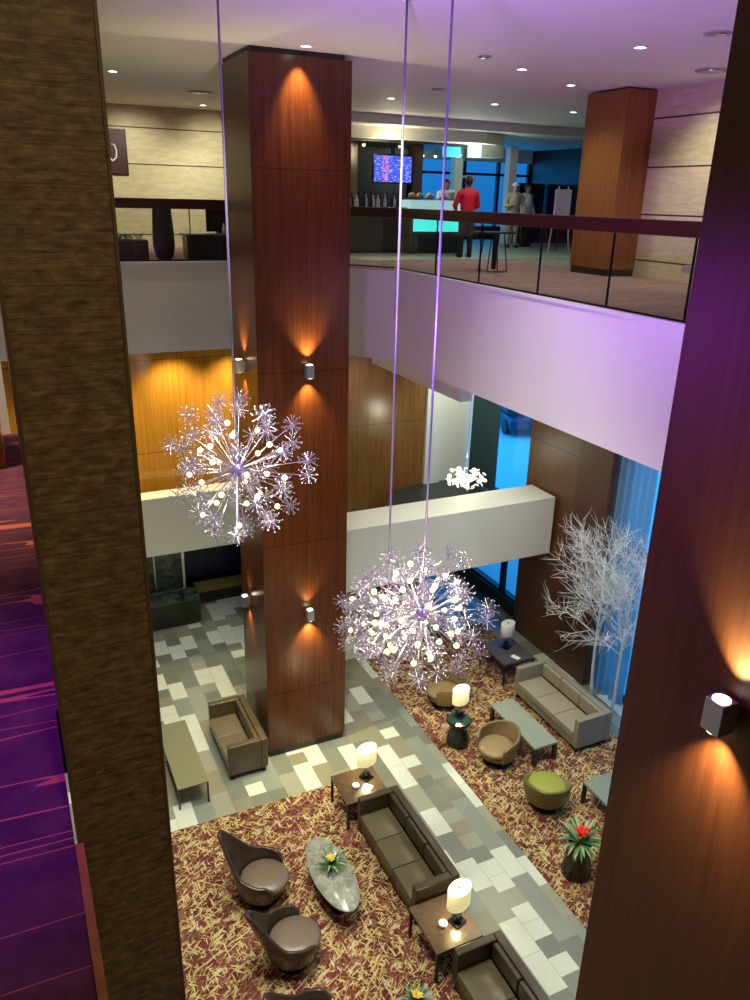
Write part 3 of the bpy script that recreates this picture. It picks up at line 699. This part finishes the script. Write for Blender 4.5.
# small cluster light over the landing
t = thing('cluster_chandelier', 'small glowing pale cluster chandelier over the dark landing floor', 'chandelier', (9.34, 14.6, 4.0))
b = BM(); ball(b, (0, 0, 0.05), 0.06, 2); obj('hub', b, M['steel'], t, True)
b = BM(); tube(b, [(0, 0, 0.1), (0, 0, 7.05 - 4.02)], 0.005, 6); obj('cable', b, M['steel'], t)
GL = plain('glowing petal glass', (0.9, 0.95, 0.8), 0.3, 0, (1.0, 0.98, 0.62), 1.1)
for k in range(84):
    a = rnd.uniform(0, 2*PI); q = math.sqrt(rnd.random()); z = rnd.uniform(-1, 1)*math.sqrt(1 - q*q*0.9)
    b = BM(); lathe(b, [(0, -0.012), (0.055, 0), (0.045, 0.012), (0, 0.016)], 8)
    o = obj('glass_petal', b, GL, t, loc=(0.46*q*math.cos(a), 0.46*q*math.sin(a), 0.22*z), rot=(rnd.uniform(-1.2, 1.2), rnd.uniform(-1.2, 1.2), 0))
light('POINT', 'cluster_glow', (9.34, 14.6, 4.5), 40, (1.0, 0.98, 0.75), 0.2)

# ------------------------------------------------------------------ wall sconces
OR = (1.0, 0.86, 0.34)
def sconce(label, pos, n, up=1.0, down=1.0, k=1.0):
    rz = math.atan2(n[1], n[0]) + PI/2             # local -y points away from the wall
    t = thing('wall_sconce', label, 'wall lamp', pos, rz, 'square up and down sconces on the columns')
    boxo('backplate', (-0.05, 0.05, -0.03, 0.0, -0.06, 0.06), M['steel'], t)
    boxo('body', (-0.065, 0.065, -0.155, -0.03, -0.105, 0.105), M['steel'], t, 0.004)
    for z0, nm_ in ((0.106, 'upper_lens'), (-0.110, 'lower_lens')):
        b = BM(); lathe(b, [(0, z0), (0.052, z0), (0.052, z0 + 0.004), (0, z0 + 0.004)], 20, c=(0, -0.10)); obj(nm_, b, M['sconcelens'], t)
    N_ = Vector(n); p = Vector(pos)
    for s, e in ((1, up), (-1, down)):
        if e: light('SPOT', 'sconce_beam', p + N_*0.11 + Vector((0, 0, 0.115*s)), 190*e*k, OR, 0.02, p + N_*0.03 + Vector((0, 0, 1.1*s)), 86, 0.9)
sconce('metal sconce on the broad column face at chandelier height', (4.40, 11.8, 7.40), (0, -1, 0))
sconce('metal sconce low on the broad column face above the floor seating', (4.38, 11.8, 2.98), (0, -1, 0), 0.25, 1.3)
sconce('metal sconce on the narrow column side above the lone chandelier', (3.57, 12.50, 7.40), (-1, 0, 0), 0.6, 0.6)
sconce('metal sconce low on the narrow column side, over the two seat sofa', (3.57, 12.72, 2.95), (-1, 0, 0), 0.1, 0.5)
sconce('large looking metal sconce glowing orange on the close dark red column', (3.57, 2.56, 7.26), (-1, 0, 0), 0.8, 1.25)

# ------------------------------------------------------------------ ceiling fittings
def downlight(label, x, y, r=0.075, z=CZ):
    t = thing('downlight', label, 'ceiling light', (x, y, z), 0, 'recessed ceiling downlights')
    b = BM(); lathe(b, [(r, 0), (r*1.35, 0), (r*1.35, -0.012), (r, -0.012), (r, 0)], 28); obj('trim_ring', b, M['white'], t, True)
    b = BM(); lathe(b, [(0, -0.004), (r*0.98, -0.004), (r*0.98, -0.001), (0, -0.001)], 28); obj('lens', b, M['downlens'], t)
DL = [(8.03, 9.08, 'brightest recessed downlight, in the violet ceiling before the orange column'), (9.53, 12.4, 'recessed downlight just beside the top of the orange red column'), (7.83, 11.44, 'recessed downlight in the violet ceiling closest to the third cable'),
      (10.06, 15.59, 'recessed downlight in the greyer ceiling, in line with the bar canopy end'), (12.28, 15.8, 'recessed downlight partly behind the orange red column'), (7.83, 16.01, 'faint recessed downlight between the tall column and the cables'),
      (2.32, 15.53, 'recessed downlight beside the dark ribbed post'), (4.91, 19.87, 'recessed downlight close to the pale stone wall'), (4.29, 11.45, 'recessed downlight washing the top of the tall column')]
for x, y, lb in DL:
    downlight(lb, x, y)
    if (x, y) != (4.29, 11.45): light('SPOT', 'downlight_beam', (x, y, CZ - 0.03), 130, (0.98, 1.0, 0.84), 0.08, (x, y, 8), 120, 0.9)
light('SPOT', 'column_wash', (4.29, 11.60, CZ - 0.03), 300, (1.0, 0.82, 0.30), 0.03, (4.29, 11.82, 11.1), 62, 1.0)
def vent(label, x, y, r=0.17):
    t = thing('ceiling_vent', label, 'ceiling vent', (x, y, CZ), 0, 'round ceiling vents')
    b = BM(); lathe(b, [(0, 0), (r, 0), (r*0.95, -0.015), (0, -0.015)], 32); obj('plate', b, plain('vent grey', (0.35, 0.33, 0.36), 0.6), t)
    b = BM(); lathe(b, [(0, -0.016), (r*0.7, -0.016), (r*0.55, -0.03), (0, -0.03)], 32); obj('cone', b, M['steel'], t, True)
vent('round ceiling vent highest in the picture, beside the close dark red column', 8.15, 7.92)
vent('round ceiling vent above the stone wall next to the close dark red column', 10.2, 9.9, 0.26)
vent('round ceiling vent near the stone wall and the dark ribbed post', 4.28, 17.49, 0.26)
vent('small round ceiling vent between the second and third cables', 7.92, 14.24, 0.12)
vent('small round ceiling vent near the third cable', 6.73, 10.78, 0.10)

# ------------------------------------------------------------------ railings
def railing(label, a, c, ztop, zbot, joints, mat=M['railwood'], glass_=True):
    a, c = Vector(a), Vector(c); d = c - a; ln = d.length; d.normalize()
    t = thing('railing', label, 'railing', (a.x, a.y, 8.79), math.atan2(d.y, d.x))
    boxo('handrail', (0, ln, -0.055, 0.055, zbot - 8.79, ztop - 8.79), mat, t, 0.01)
    js = [0.0] + joints + [ln]
    for p, q in zip(js, js[1:]): boxo('glass_panel', (p + 0.006, q - 0.006, -0.006, 0.006, 0, zbot - 8.79), M['glass'], t)
    for j in joints: boxo('joint_post', (j - 0.009, j + 0.009, -0.012, 0.012, 0, zbot - 8.79), M['black'], t)
    boxo('shoe', (0, ln, -0.025, 0.025, -0.0, 0.025), M['black'], t)
railing('long glass railing with dark red wood handrail above the violet balcony front', (6.96, -1.0), (6.96, 13.66), 9.86, 9.69, [1.4, 2.95, 4.5, 6.05, 7.6, 8.9, 10.35, 11.9, 13.3])
railing('short slanted glass railing at the corner beside the tall column', (6.92, 13.76), (5.16, 15.96), 9.86, 9.69, [1.4])
railing('glass railing with dark red handrail in front of the tall vase planter', (5.08, 15.99), (-4.0, 15.99), 9.92, 9.74, [1.5, 3.2, 4.9, 6.6])

# ------------------------------------------------------------------ mezzanine furnishings
MZ = 8.75
def spriggy(parent, n, x0, x1, z, h, mat=None):
    b = BM()
    for k in range(n):
        p = (rnd.uniform(x0, x1), rnd.uniform(-.08, .08), z)
        for j in range(5): leaf_strip(b, rnd.uniform(0, 6.28), h*rnd.uniform(.4, .8), h*rnd.uniform(.6, 1.1), h*0.3, 0.012, p)
    o = obj('foliage', b, mat or M['leaf'], parent); s = o.modifiers.new('thick', 'SOLIDIFY'); s.thickness = 0.003
t = thing('planter_box', 'low dark planter box behind the railing, next to the ribbed post', 'planter', (2.52, 16.62, MZ))
b = BM(); box(b, -0.36, 0.33, -0.2, 0.2, 0, 0.40); obj('box', b, plain('dark planter', (0.03, 0.022, 0.02), 0.5), t, bev=0.012)
boxo('soil', (-0.33, 0.30, -0.17, 0.17, 0.401, 0.412), M['dark'], t); spriggy(t, 7, -0.3, 0.28, 0.41, 0.16)
t = thing('vase_planter', 'tall dark vase planter with a small green top behind the railing', 'planter', (3.18, 16.60, MZ))
b = BM(); lathe(b, [(0, 0), (0.10, 0), (0.17, 0.08), (0.215, 0.28), (0.21, 0.5), (0.18, 1.0), (0.175, 1.10), (0.15, 1.10), (0.14, 1.0), (0, 1.0)], 32); obj('vase', b, plain('black vase glaze', (0.02, 0.017, 0.018), 0.4), t, True)
spriggy(t, 6, -0.1, 0.1, 1.0, 0.22)
t = thing('sideboard', 'dark sideboard behind the railing next to the tall column', 'sideboard', (4.28, 16.62, MZ))
boxo('carcass', (-0.68, 0.62, -0.22, 0.22, 0.04, 0.50), plain('dark lacquer', (0.022, 0.026, 0.02), 0.3), t, 0.006)
boxo('tabletop', (-0.72, 0.66, -0.25, 0.25, 0.50, 0.525), plain('grey stone slab', (0.25, 0.26, 0.24), 0.3), t, 0.004)
boxo('plinth', (-0.62, 0.58, -0.18, 0.2, 0, 0.04), M['dark'], t)
for x in (-0.345, 0.295): boxo('door', (x - 0.30, x + 0.30, -0.234, -0.222, 0.07, 0.48), plain('door lacquer', (0.015, 0.018, 0.015), 0.25), t, 0.003)
t = thing('monitor', 'black box shaped monitor standing on the dark sideboard', 'monitor', (4.42, 16.66, MZ + 0.525))
boxo('screen', (-0.36, 0.36, -0.03, 0.03, 0.03, 0.62), M['blackgloss'], t, 0.01); boxo('stand', (-0.15, 0.15, -0.09, 0.09, 0, 0.03), M['black'], t)
b = BM(); lathe(b, [(0, 0), (0.035, 0), (0.04, 0.10), (0.015, 0.14), (0.013, 0.2), (0, 0.2)], 16); o = obj('bottle', b, M['porcelain'], smooth=True, loc=(4.38, 16.50, MZ + 0.525)); tag(o, 'small pale bottle in front of the black monitor on the sideboard', 'bottle')
t = thing('wall_art', 'dark square picture with a white swirl on the pale stone wall', 'picture', (2.87, 20.90, 10.9))
boxo('frame', (-0.42, 0.42, -0.04, -0.002, -0.50, 0.50), plain('art dark', (0.02, 0.012, 0.015), 0.4), t, 0.01)
boxo('canvas', (-0.38, 0.38, -0.046, -0.041, -0.46, 0.46), plain('art maroon', (0.05, 0.012, 0.02), 0.5), t)
b = BM(); tube(b, [(0.06, -0.052, 0.16), (0.14, -0.052, 0.15), (0.17, -0.052, 0.02), (0.16, -0.052, -0.12), (0.07, -0.052, -0.20), (0.0, -0.052, -0.12)], 0.02, 6); obj('swirl', b, M['white'], t, True)
# bench along the stone wall
t = thing('bench', 'dark bench with pale top by the stone wall, touching the close column edge', 'bench', (9.60, 8.35, MZ))
boxo('seat', (-0.25, 0.30, -0.7, 0.72, 0.34, 0.44), plain('pale bench top', (0.35, 0.32, 0.25), 0.5), t, 0.01); boxo('base', (-0.12, 0.25, -0.62, 0.58, 0, 0.34), M['dark'], t)

# bar
t = thing('bar_counter', 'dark bar counter under the blue screen', 'counter', (8.0, 18.6, MZ))
boxo('front_panel', (-1.35, 1.42, -0.25, 0.30, 0.08, 1.04), M['darkpanel'], t); boxo('counter_top', (-1.4, 1.46, -0.33, 0.36, 1.04, 1.08), M['blackgloss'], t, 0.008); boxo('plinth', (-1.3, 1.36, -0.18, 0.3, 0, 0.08), M['black'], t)
t = thing('display_case', 'lit cyan refrigerated display case at the bar, by the person in red', 'display case', (10.30, 18.42, MZ))
boxo('base', (-0.82, 0.72, -0.30, 0.32, 0.0, 0.50), plain('case dark base', (0.02, 0.025, 0.03), 0.3), t)
boxo('lit_window', (-0.74, 0.64, -0.315, -0.302, 0.53, 0.86), M['caseglow'], t); boxo('middle', (-0.82, 0.72, -0.30, 0.32, 0.50, 0.95), plain('case frame', (0.05, 0.06, 0.06), 0.3), t)
boxo('counter_top', (-0.85, 0.75, -0.34, 0.36, 0.95, 0.99), M['steel'], t)
boxo('upper_case', (-0.80, 0.70, -0.20, 0.28, 0.99, 1.26), M['casewhite'], t); boxo('glass_front', (-0.82, 0.72, -0.30, -0.29, 0.99, 1.28), M['glass'], t); boxo('lid', (-0.82, 0.72, -0.31, 0.30, 1.28, 1.30), M['steel'], t)
for i, (x, c) in enumerate(((-0.6, (0.75, 0.65, 0.35)), (-0.38, (0.7, 0.55, 0.25)), (-0.1, (0.8, 0.75, 0.55)), (0.3, (0.85, 0.8, 0.7)))):
    b = BM(); lathe(b, [(0, 0), (0.09, 0), (0.10, 0.03), (0.085, 0.09), (0.04, 0.13), (0, 0.14)], 16)
    o = obj('cake', b, plain('cake %d' % i, c, 0.6), smooth=True, loc=(10.30 + x, 18.5, MZ + 1.30))
    tag(o, ['yellowish cake on the display case, the one closest to the blue screen', 'golden cake, second along the display case top', 'pale cream cake in the middle of the display case top', 'white cake on the display case behind the person in red'][i], 'cake', 'cakes on the display case')
t = thing('tv', 'blue glowing wall screen above the bar counter', 'television', (10.10, 20.42, 10.765))
boxo('bezel', (-0.60, 0.60, 0.0, 0.06, -0.37, 0.37), M['black'], t); boxo('screen', (-0.555, 0.555, -0.006, 0.0, -0.325, 0.325), M['screen'], t)
boxo('mount', (-0.04, 0.04, 0.02, 0.06, 0.37, 0.66), M['black'], t)
b = BM(); box(b, 10.72, 11.05, 20.5, 20.8, MZ, 11.39); struct('column', b, plain('dark bar column', (0.03, 0.015, 0.01), 0.4))
sbox('wall_bar_side', (7.0, 9.3, 20.95, 21.1, MZ, 11.38), plain('bar back dark wood', (0.06, 0.045, 0.02), 0.3))
t = thing('back_counter', 'dark back counter with bottles behind the bar', 'counter', (9.0, 20.70, MZ)); boxo('body', (-1.9, 1.65, -0.2, 0.2, 0, 1.02), M['darkpanel'], t); boxo('counter_top', (-1.9, 1.65, -0.24, 0.24, 1.02, 1.06), M['steel'], t)
kinds = []
for i, (c, h, r) in enumerate((((0.7, 0.72, 0.66), .30, .042), ((0.015, 0.03, 0.015), .33, .04), ((0.8, 0.8, 0.75), .26, .05), ((0.02, 0.015, 0.012), .34, .042))):
    b = BM(); lathe(b, [(0, 0), (r, 0), (r, h*.58), (r*.4, h*.74), (r*.35, h), (0, h)], 14); kinds.append((b, c))
meshes = []
for i, (b, c) in enumerate(kinds):
    me = bpy.data.meshes.new('bottle'); b.to_mesh(me); b.free(); me.materials.append(plain('bottle glass %d' % i, c, 0.15)); meshes.append(me)
lab = {0: 'pale grey bottle standing on the bar counter below the blue screen', 1: 'dark green bottle standing on the bar counter below the blue screen', 2: 'short white bottle standing on the bar counter below the blue screen', 3: 'tall black bottle standing on the bar counter below the blue screen'}
for k in range(15):
    i = (k*3 + k//4) % 4
    o = obj('bottle', meshes[i], None, loc=(8.02 + 0.095*k, 18.52 + (0.09 if k % 2 else 0), MZ + 1.08)); tag(o, lab[i], 'bottle', ['pale grey', 'dark green', 'short white', 'tall black'][i] + ' bottles on the bar counter')
b = BM(); box(b, -0.28, 0.28, -0.02, 0.02, -0.13, 0.13); o = obj('sign', b, plain('cyan lit sign', (0.02, 0.2, 0.25), 0.4, 0, (0.05, 0.55, 0.8), 0.9), loc=(11.75, 20.2, 11.25)); tag(o, 'small glowing cyan sign hanging under the bar canopy', 'sign')
boxo('bracket', (-0.02, 0.02, -0.01, 0.01, 0.13, 0.16), M['black'], o)
for i, (x, y, z) in enumerate(((9.31, 20.6, 11.33), (10.38, 20.6, 11.34), (11.22, 20.85, 11.16), (11.62, 20.85, 11.16), (12.25, 20.6, 11.2))):
    t = thing('pendant_lamp', ['small warm pendant under the bar canopy beside the tall column', 'small warm pendant above the blue screen', 'small warm pendant just past the blue screen', 'fourth small warm pendant along the bar canopy, near the cyan sign', 'small warm pendant below the cyan sign, above the person in red'][i], 'lamp', (x, y, z), 0, 'pendants under the bar canopy')
    b = BM(); ball(b, (0, 0, 0), 0.045, 2); obj('bulb', b, M['bulb'], t, True)
    b = BM(); lathe(b, [(0.02, 0.06), (0.06, 0.02), (0.062, 0.02), (0.022, 0.065), (0.02, 0.06)], 16); obj('lamp_shade', b, M['black'], t)
    b = BM(); tube(b, [(0, 0, 0.04), (0, 0, 11.40 - z)], 0.006, 6); obj('cord', b, M['black'], t)
light('POINT', 'bar_glow', (9.6, 19.6, 11.2), 60, (1.0, 0.85, 0.55), 0.1)
light('POINT', 'bar_glow', (12.2, 20.0, 11.0), 45, (0.8, 1.0, 0.9), 0.1)
# pedestal table near the railing, easel with a board
t = thing('pedestal_table', 'small black table with wire legs standing behind the glass railing', 'table', (8.72, 13.20, MZ))
boxo('tabletop', (-0.36, 0.34, -0.22, 0.22, 0.70, 0.73), M['black'], t, 0.005)
b = BM(); tube(b, [(0.02, 0, 0.05), (0.04, 0, 0.70)], [0.045, 0.06], 10); obj('pedestal', b, M['black'], t)
for s in (-1, 1):
    b = BM(); tube(b, [(s*0.14, -0.12, 0.70), (s*0.22, -0.16, 0.012), (s*0.22, 0.16, 0.012), (s*0.14, 0.12, 0.70)], 0.011, 6); obj('leg', b, M['black'], t)
b = BM(); tube(b, [(-0.22, -0.16, 0.012), (0.22, -0.16, 0.012)], 0.011, 6); obj('foot_bar', b, M['black'], t)
t = thing('easel', 'white board on a pale easel next to the orange red column', 'easel', (14.25, 18.4, MZ), R(-30))
boxo('board', (-0.22, 0.22, -0.02, 0.0, 0.85, 1.62), M['whitecloth'], t)
for x in (-0.2, 0.2):
    b = BM(); tube(b, [(x*1.4, -0.1, 0.02), (x*0.6, 0.03, 1.70)], 0.018, 6); obj('leg', b, M['whitecloth'], t)
b = BM(); tube(b, [(0, 0.4, 0.02), (0, 0.04, 1.5)], 0.016, 6); obj('rear_leg', b, M['black'], t)
t = thing('door_frame', 'white framed doorway panel standing behind the person in red', 'panel', (13.72, 22.6, MZ))
for a_, c_ in (((-0.30, -0.24), (0, 2.0)), ((0.24, 0.30), (0, 2.0)), ((-0.24, 0.24), (1.94, 2.0))): boxo('frame_bar', (*a_, -0.03, 0.03, *c_), M['whitecloth'], t)
boxo('pane', (-0.24, 0.24, -0.005, 0.005, 0.02, 1.94), M['glass'], t)
for i, (x, y) in enumerate(((16.2, 22.8), (17.4, 22.9))):
    t = thing('cabinet', ['tall dark cabinet by the far blue windows, closer to the easel', 'tall dark cabinet by the far blue windows, farther from the person in white'][i] if 0 else ['tall dark cabinet left of its twin by the far blue windows', 'tall dark cabinet right of its twin by the far blue windows'][i], 'cabinet', (x, y, MZ), 0, 'tall dark cabinets')
    boxo('body', (-0.5, 0.5, -0.25, 0.25, 0, 1.85), plain('cabinet dark %d' % i, (0.015, 0.025, 0.04), 0.4), t); boxo('door', (-0.42, 0.42, -0.26, -0.252, 0.1, 1.75), M['bluepanel'], t)

# near-side mezzanine: low wood cabinet at the end of the carpet
t = thing('wood_cabinet', 'low orange wood cabinet at the end of the striped red carpet', 'cabinet', (-0.86, 4.2, MZ))
boxo('body', (-0.8, 0.8, -0.22, 0.22, 0.0, 0.44), M['orangewood'], t, 0.004)
for z in (0.06, 0.25): boxo('drawer', (-0.78, 0.78, -0.235, -0.222, z, z + 0.17), M['orangewood'], t, 0.006)
sbox('wall_near_side', (-6, -0.02, 4.6, 4.8, 8.55, CZ), M['cream'])

# ------------------------------------------------------------------ people
def capsule(b, p, q, r0, r1, n=4):
    p, q = Vector(p), Vector(q)
    for k in range(n + 1):
        s = k/n; ball(b, p.lerp(q, s), r0 + (r1 - r0)*s, 2)
    tube(b, [p, q], [r0, r1], 12)
def fuse(name, b, mat, parent, vox=0.014):
    o = obj(name, b, mat, parent, True)
    m = o.modifiers.new('fuse', 'REMESH'); m.mode = 'VOXEL'; m.voxel_size = vox; m.use_smooth_shade = True
    s = o.modifiers.new('soft', 'SMOOTH'); s.iterations = 4; s.factor = 0.5
    return o
def person(label, loc, rz, shirt, pants, hat=None, elbow=None, hand=None, head_turn=0.0, skin=None):
    # local: faces +y; joints in metres for a 1.76 m figure
    t = thing('person', label, 'person', loc, rz)
    arms = []
    for s in (-1, 1):
        sh = Vector((0.19*s, -0.01, 1.43)); el = Vector(elbow[0 if s < 0 else 1]); ha = Vector(hand[0 if s < 0 else 1]); arms.append((sh, el, ha))
    b = BM()
    capsule(b, (0, -0.005, 1.46), (0, 0.02, 1.56), 0.062, 0.056)                       # neck
    ball(b, (0, 0.02, 1.655), 0.098, 3, (0.80, 0.98, 1.14)); ball(b, (0, 0.055, 1.605), 0.062, 2, (0.85, 0.9, 0.9))
    ball(b, (0, 0.118, 1.64), 0.018, 1, (0.8, 1, 1.3)); 
    for s in (-1, 1): ball(b, (0.080*s, 0.01, 1.645), 0.026, 1, (0.4, 0.7, 1.1))
    capsule(b, (-0.12, -0.01, 1.40), (0.12, -0.01, 1.40), 0.10, 0.10); capsule(b, (0, 0, 1.36), (0, 0, 1.02), 0.155, 0.135)
    capsule(b, (-0.07, 0, 0.95), (0.07, 0, 0.95), 0.125, 0.125)
    for s in (-1, 1):
        capsule(b, (0.095*s, 0, 0.92), (0.11*s, 0.01, 0.49), 0.092, 0.060); capsule(b, (0.11*s, 0.01, 0.49), (0.115*s, -0.015, 0.09), 0.056, 0.040)
        capsule(b, (0.115*s, -0.04, 0.05), (0.125*s, 0.14, 0.04), 0.042, 0.034)
    for (sh, el, ha), s in zip(arms, (-1, 1)):
        capsule(b, sh, el, 0.058, 0.043); capsule(b, el, ha, 0.041, 0.030)
        d = (ha - el).normalized(); side = d.cross(Vector((0, 0, 1))).normalized()
        palm = ha + d*0.06; capsule(b, ha, palm, 0.030, 0.032)
        for i, (o_, l_) in enumerate(((-0.030, .070), (-0.010, .085), (0.010, .08), (0.030, .062))):
            k0 = palm + side*o_ + d*0.02; k1 = k0 + d*l_*0.5; k2 = k1 + (d*0.6 + Vector((0, 0, -0.8))).normalized()*l_*0.5
            capsule(b, k0, k1, 0.0095, 0.009, 3); capsule(b, k1, k2, 0.009, 0.008, 3)
        th = ha + d*0.025; capsule(b, th, th - side*s*0.055 + d*0.03, 0.011, 0.010, 3)
    fuse('body', b, skin or M['skin'], t, 0.0085)
    b = BM()
    capsule(b, (-0.13, -0.01, 1.415), (0.13, -0.01, 1.415), 0.112, 0.112); capsule(b, (0, 0, 1.36), (0, 0, 0.98), 0.178, 0.162); capsule(b, (-0.07, 0, 0.93), (0.07, 0, 0.93), 0.142, 0.142)
    for sh, el, ha in arms:
        capsule(b, sh, el, 0.078, 0.062); capsule(b, el, el.lerp(ha, 0.82), 0.058, 0.046)
    fuse('shirt', b, shirt, t, 0.016)
    b = BM()
    for s in (-1, 1):
        capsule(b, (0.085*s, 0, 0.90), (0.11*s, 0.01, 0.49), 0.112, 0.080); capsule(b, (0.11*s, 0.01, 0.49), (0.115*s, -0.012, 0.10), 0.076, 0.062)
    capsule(b, (-0.06, 0, 0.92), (0.06, 0, 0.92), 0.135, 0.135); fuse('trousers', b, pants, t, 0.016)
    for s in (-1, 1):
        b = BM(); capsule(b, (0.115*s, -0.05, 0.052), (0.127*s, 0.15, 0.045), 0.052, 0.044); fuse('shoe', b, M['black'], t, 0.014)
    b = BM(); ball(b, (0, 0.0, 1.685), 0.108, 3, (0.86, 0.98, 1.0)); 
    for v in list(b.verts):
        if v.co.y > 0.055 and v.co.z < 1.70: v.co.y = 0.055
        if v.co.z < 1.60: v.co.z = 1.60
    obj('hair', b, M['hair'], t, True)
    if hat:
        b = BM(); ball(b, (0, 0.005, 1.715), 0.108, 3, (0.92, 1.02, 0.78)); obj('cap', b, hat, t, True)
        b = BM(); lathe(b, [(0, 1.705), (0.15, 1.70), (0.15, 1.708), (0, 1.715)], 28); obj('brim', b, hat, t)
    return t
person('person in a red top and black trousers facing the lit display case', (10.22, 16.70, MZ + 0.008), R(-8), M['redshirt'], M['blackcloth'],
       elbow=[(-0.29, 0.06, 1.15), (0.29, 0.06, 1.15)], hand=[(-0.17, 0.28, 1.06), (0.17, 0.28, 1.06)])
person('person in a pale hat and beige coat standing past the person in red', (14.0, 20.3, MZ + 0.008), R(160), M['beigecloth'], M['beigecloth'], hat=M['whitecloth'],
       elbow=[(-0.30, 0.02, 1.15), (0.28, 0.08, 1.16)], hand=[(-0.27, 0.18, 0.95), (0.12, 0.26, 1.18)], skin=plain('fair skin', (0.45, 0.28, 0.2), 0.5))
person('person in white standing close beside the person in the pale hat', (14.75, 20.75, MZ + 0.008), R(200), M['whitecloth'], M['blackcloth'],
       elbow=[(-0.29, 0.0, 1.15), (0.29, 0.0, 1.15)], hand=[(-0.28, 0.12, 0.92), (0.28, 0.12, 0.92)])
person('person in a pale top working behind the display case', (11.25, 19.5, MZ + 0.008), R(175), M['whitecloth'], M['blackcloth'],
       elbow=[(-0.27, 0.08, 1.15), (0.27, 0.08, 1.15)], hand=[(-0.15, 0.28, 1.05), (0.15, 0.28, 1.05)])

# ------------------------------------------------------------------ light
w = bpy.data.worlds.new('sky'); sc.world = w; w.use_nodes = True
bg = w.node_tree.nodes['Background']; bg.inputs[0].default_value = (0.03, 0.37, 0.95, 1); bg.inputs[1].default_value = 2.6
WARMG = (1.0, 1.0, 0.80)
for x, y, e in ((1.2, 11.6, 1200), (1.9, 5.8, 1500), (3.2, 7.8, 1700), (1.0, 8.2, 1300), (4.6, 8.6, 900)):
    light('SPOT', 'atrium_fill', (x, y, CZ - 0.1), e, WARMG, 0.25, (x + 0.5, y + 0.8, 0), 88, 1.0)  # unseen spots added for the general light of the lobby
for x, y in ((8.2, 8.0), (8.4, 11.0), (9.6, 9.5), (9.3, 11.4), (8.0, 13.4)):
    light('SPOT', 'lounge_fill', (x, y, 7.0), 160, WARMG, 0.1, (x, y, 0), 120, 1.0)  # unseen spots added under the mezzanine to brighten the lounge
for x in (1.2, 3.2, 4.6): light('SPOT', 'gallery_light', (x, 16.3, 6.98), 260, (1.0, 0.80, 0.42), 0.1, (x, 17.1, 4.0), 110, 1.0)
light('SPOT', 'landing_light', (7.2, 15.8, 6.98), 115, (1.0, 0.86, 0.5), 0.1, (7.6, 17.0, 4.6), 100, 1.0)
light('SPOT', 'landing_light', (9.9, 15.6, 6.98), 190, (0.92, 1.0, 0.80), 0.1, (10.2, 16.8, 4.0), 110, 1.0)
light('SPOT', 'recess_light', (3.4, 17.7, 2.5), 25, WARMG, 0.1, (3.4, 17.3, 0), 140, 1.0)
for x in (1.4, 3.4, 5.4): light('SPOT', 'wall_fill', (x, 19.2, CZ - 0.05), 205, (1.0, 0.95, 0.70), 0.1, (x, 20.9, 10.0), 100, 1.0)  # added spots without fixtures, brightening the far stone wall
for y in (7.5, 10.2): light('SPOT', 'wall_fill', (9.7, y, CZ - 0.05), 190, (1.0, 0.95, 0.72), 0.1, (11.0, y, 9.9), 100, 1.0)  # more added spots, warming the upper right stone wall
light('SPOT', 'near_post_fill', (0.3, -1.6, CZ - 0.1), 120, (1.0, 0.82, 0.5), 0.1, (0.1, 1.4, 9.2), 60, 1.0)  # spot added behind the camera to lighten the ribbed post
PUR = (0.50, 0.22, 1.0)
light('SPOT', 'violet_wash', (1.2, 5.0, 8.3), 820, PUR, 0.15, (7.0, 8.6, 7.9), 84, 1.0)
light('SPOT', 'violet_wash', (2.6, 5.6, 8.4), 1000, PUR, 0.15, (6.2, 8.0, 12.5), 120, 1.0)
light('SPOT', 'violet_wash', (1.4, 5.2, 9.4), 300, (0.50, 0.05, 0.85), 0.4, (3.6, 3.0, 8.2), 70, 1.0)
light('SPOT', 'carpet_violet', (-1.0, 1.6, 11.6), 420, (0.28, 0.03, 1.0), 0.1, (-0.3, 1.8, 8.75), 34, 1.0)
light('SPOT', 'carpet_warm', (-0.7, 3.7, 11.6), 420, (1.0, 0.75, 0.6), 0.1, (-0.5, 4.0, 8.75), 60, 1.0)

# ------------------------------------------------------------------ colour management
vs = sc.view_settings
vs.view_transform = 'Standard'; vs.look = 'None'; vs.exposure = 0.0; vs.gamma = 1.0; vs.use_curve_mapping = False
try:
    sc.cycles.use_denoising = True; sc.cycles.max_bounces = 8; sc.cycles.sample_clamp_indirect = 6.0; sc.cycles.caustics_reflective = False; sc.cycles.caustics_refractive = False
    sc.cycles.transparent_max_bounces = 16
except Exception: pass
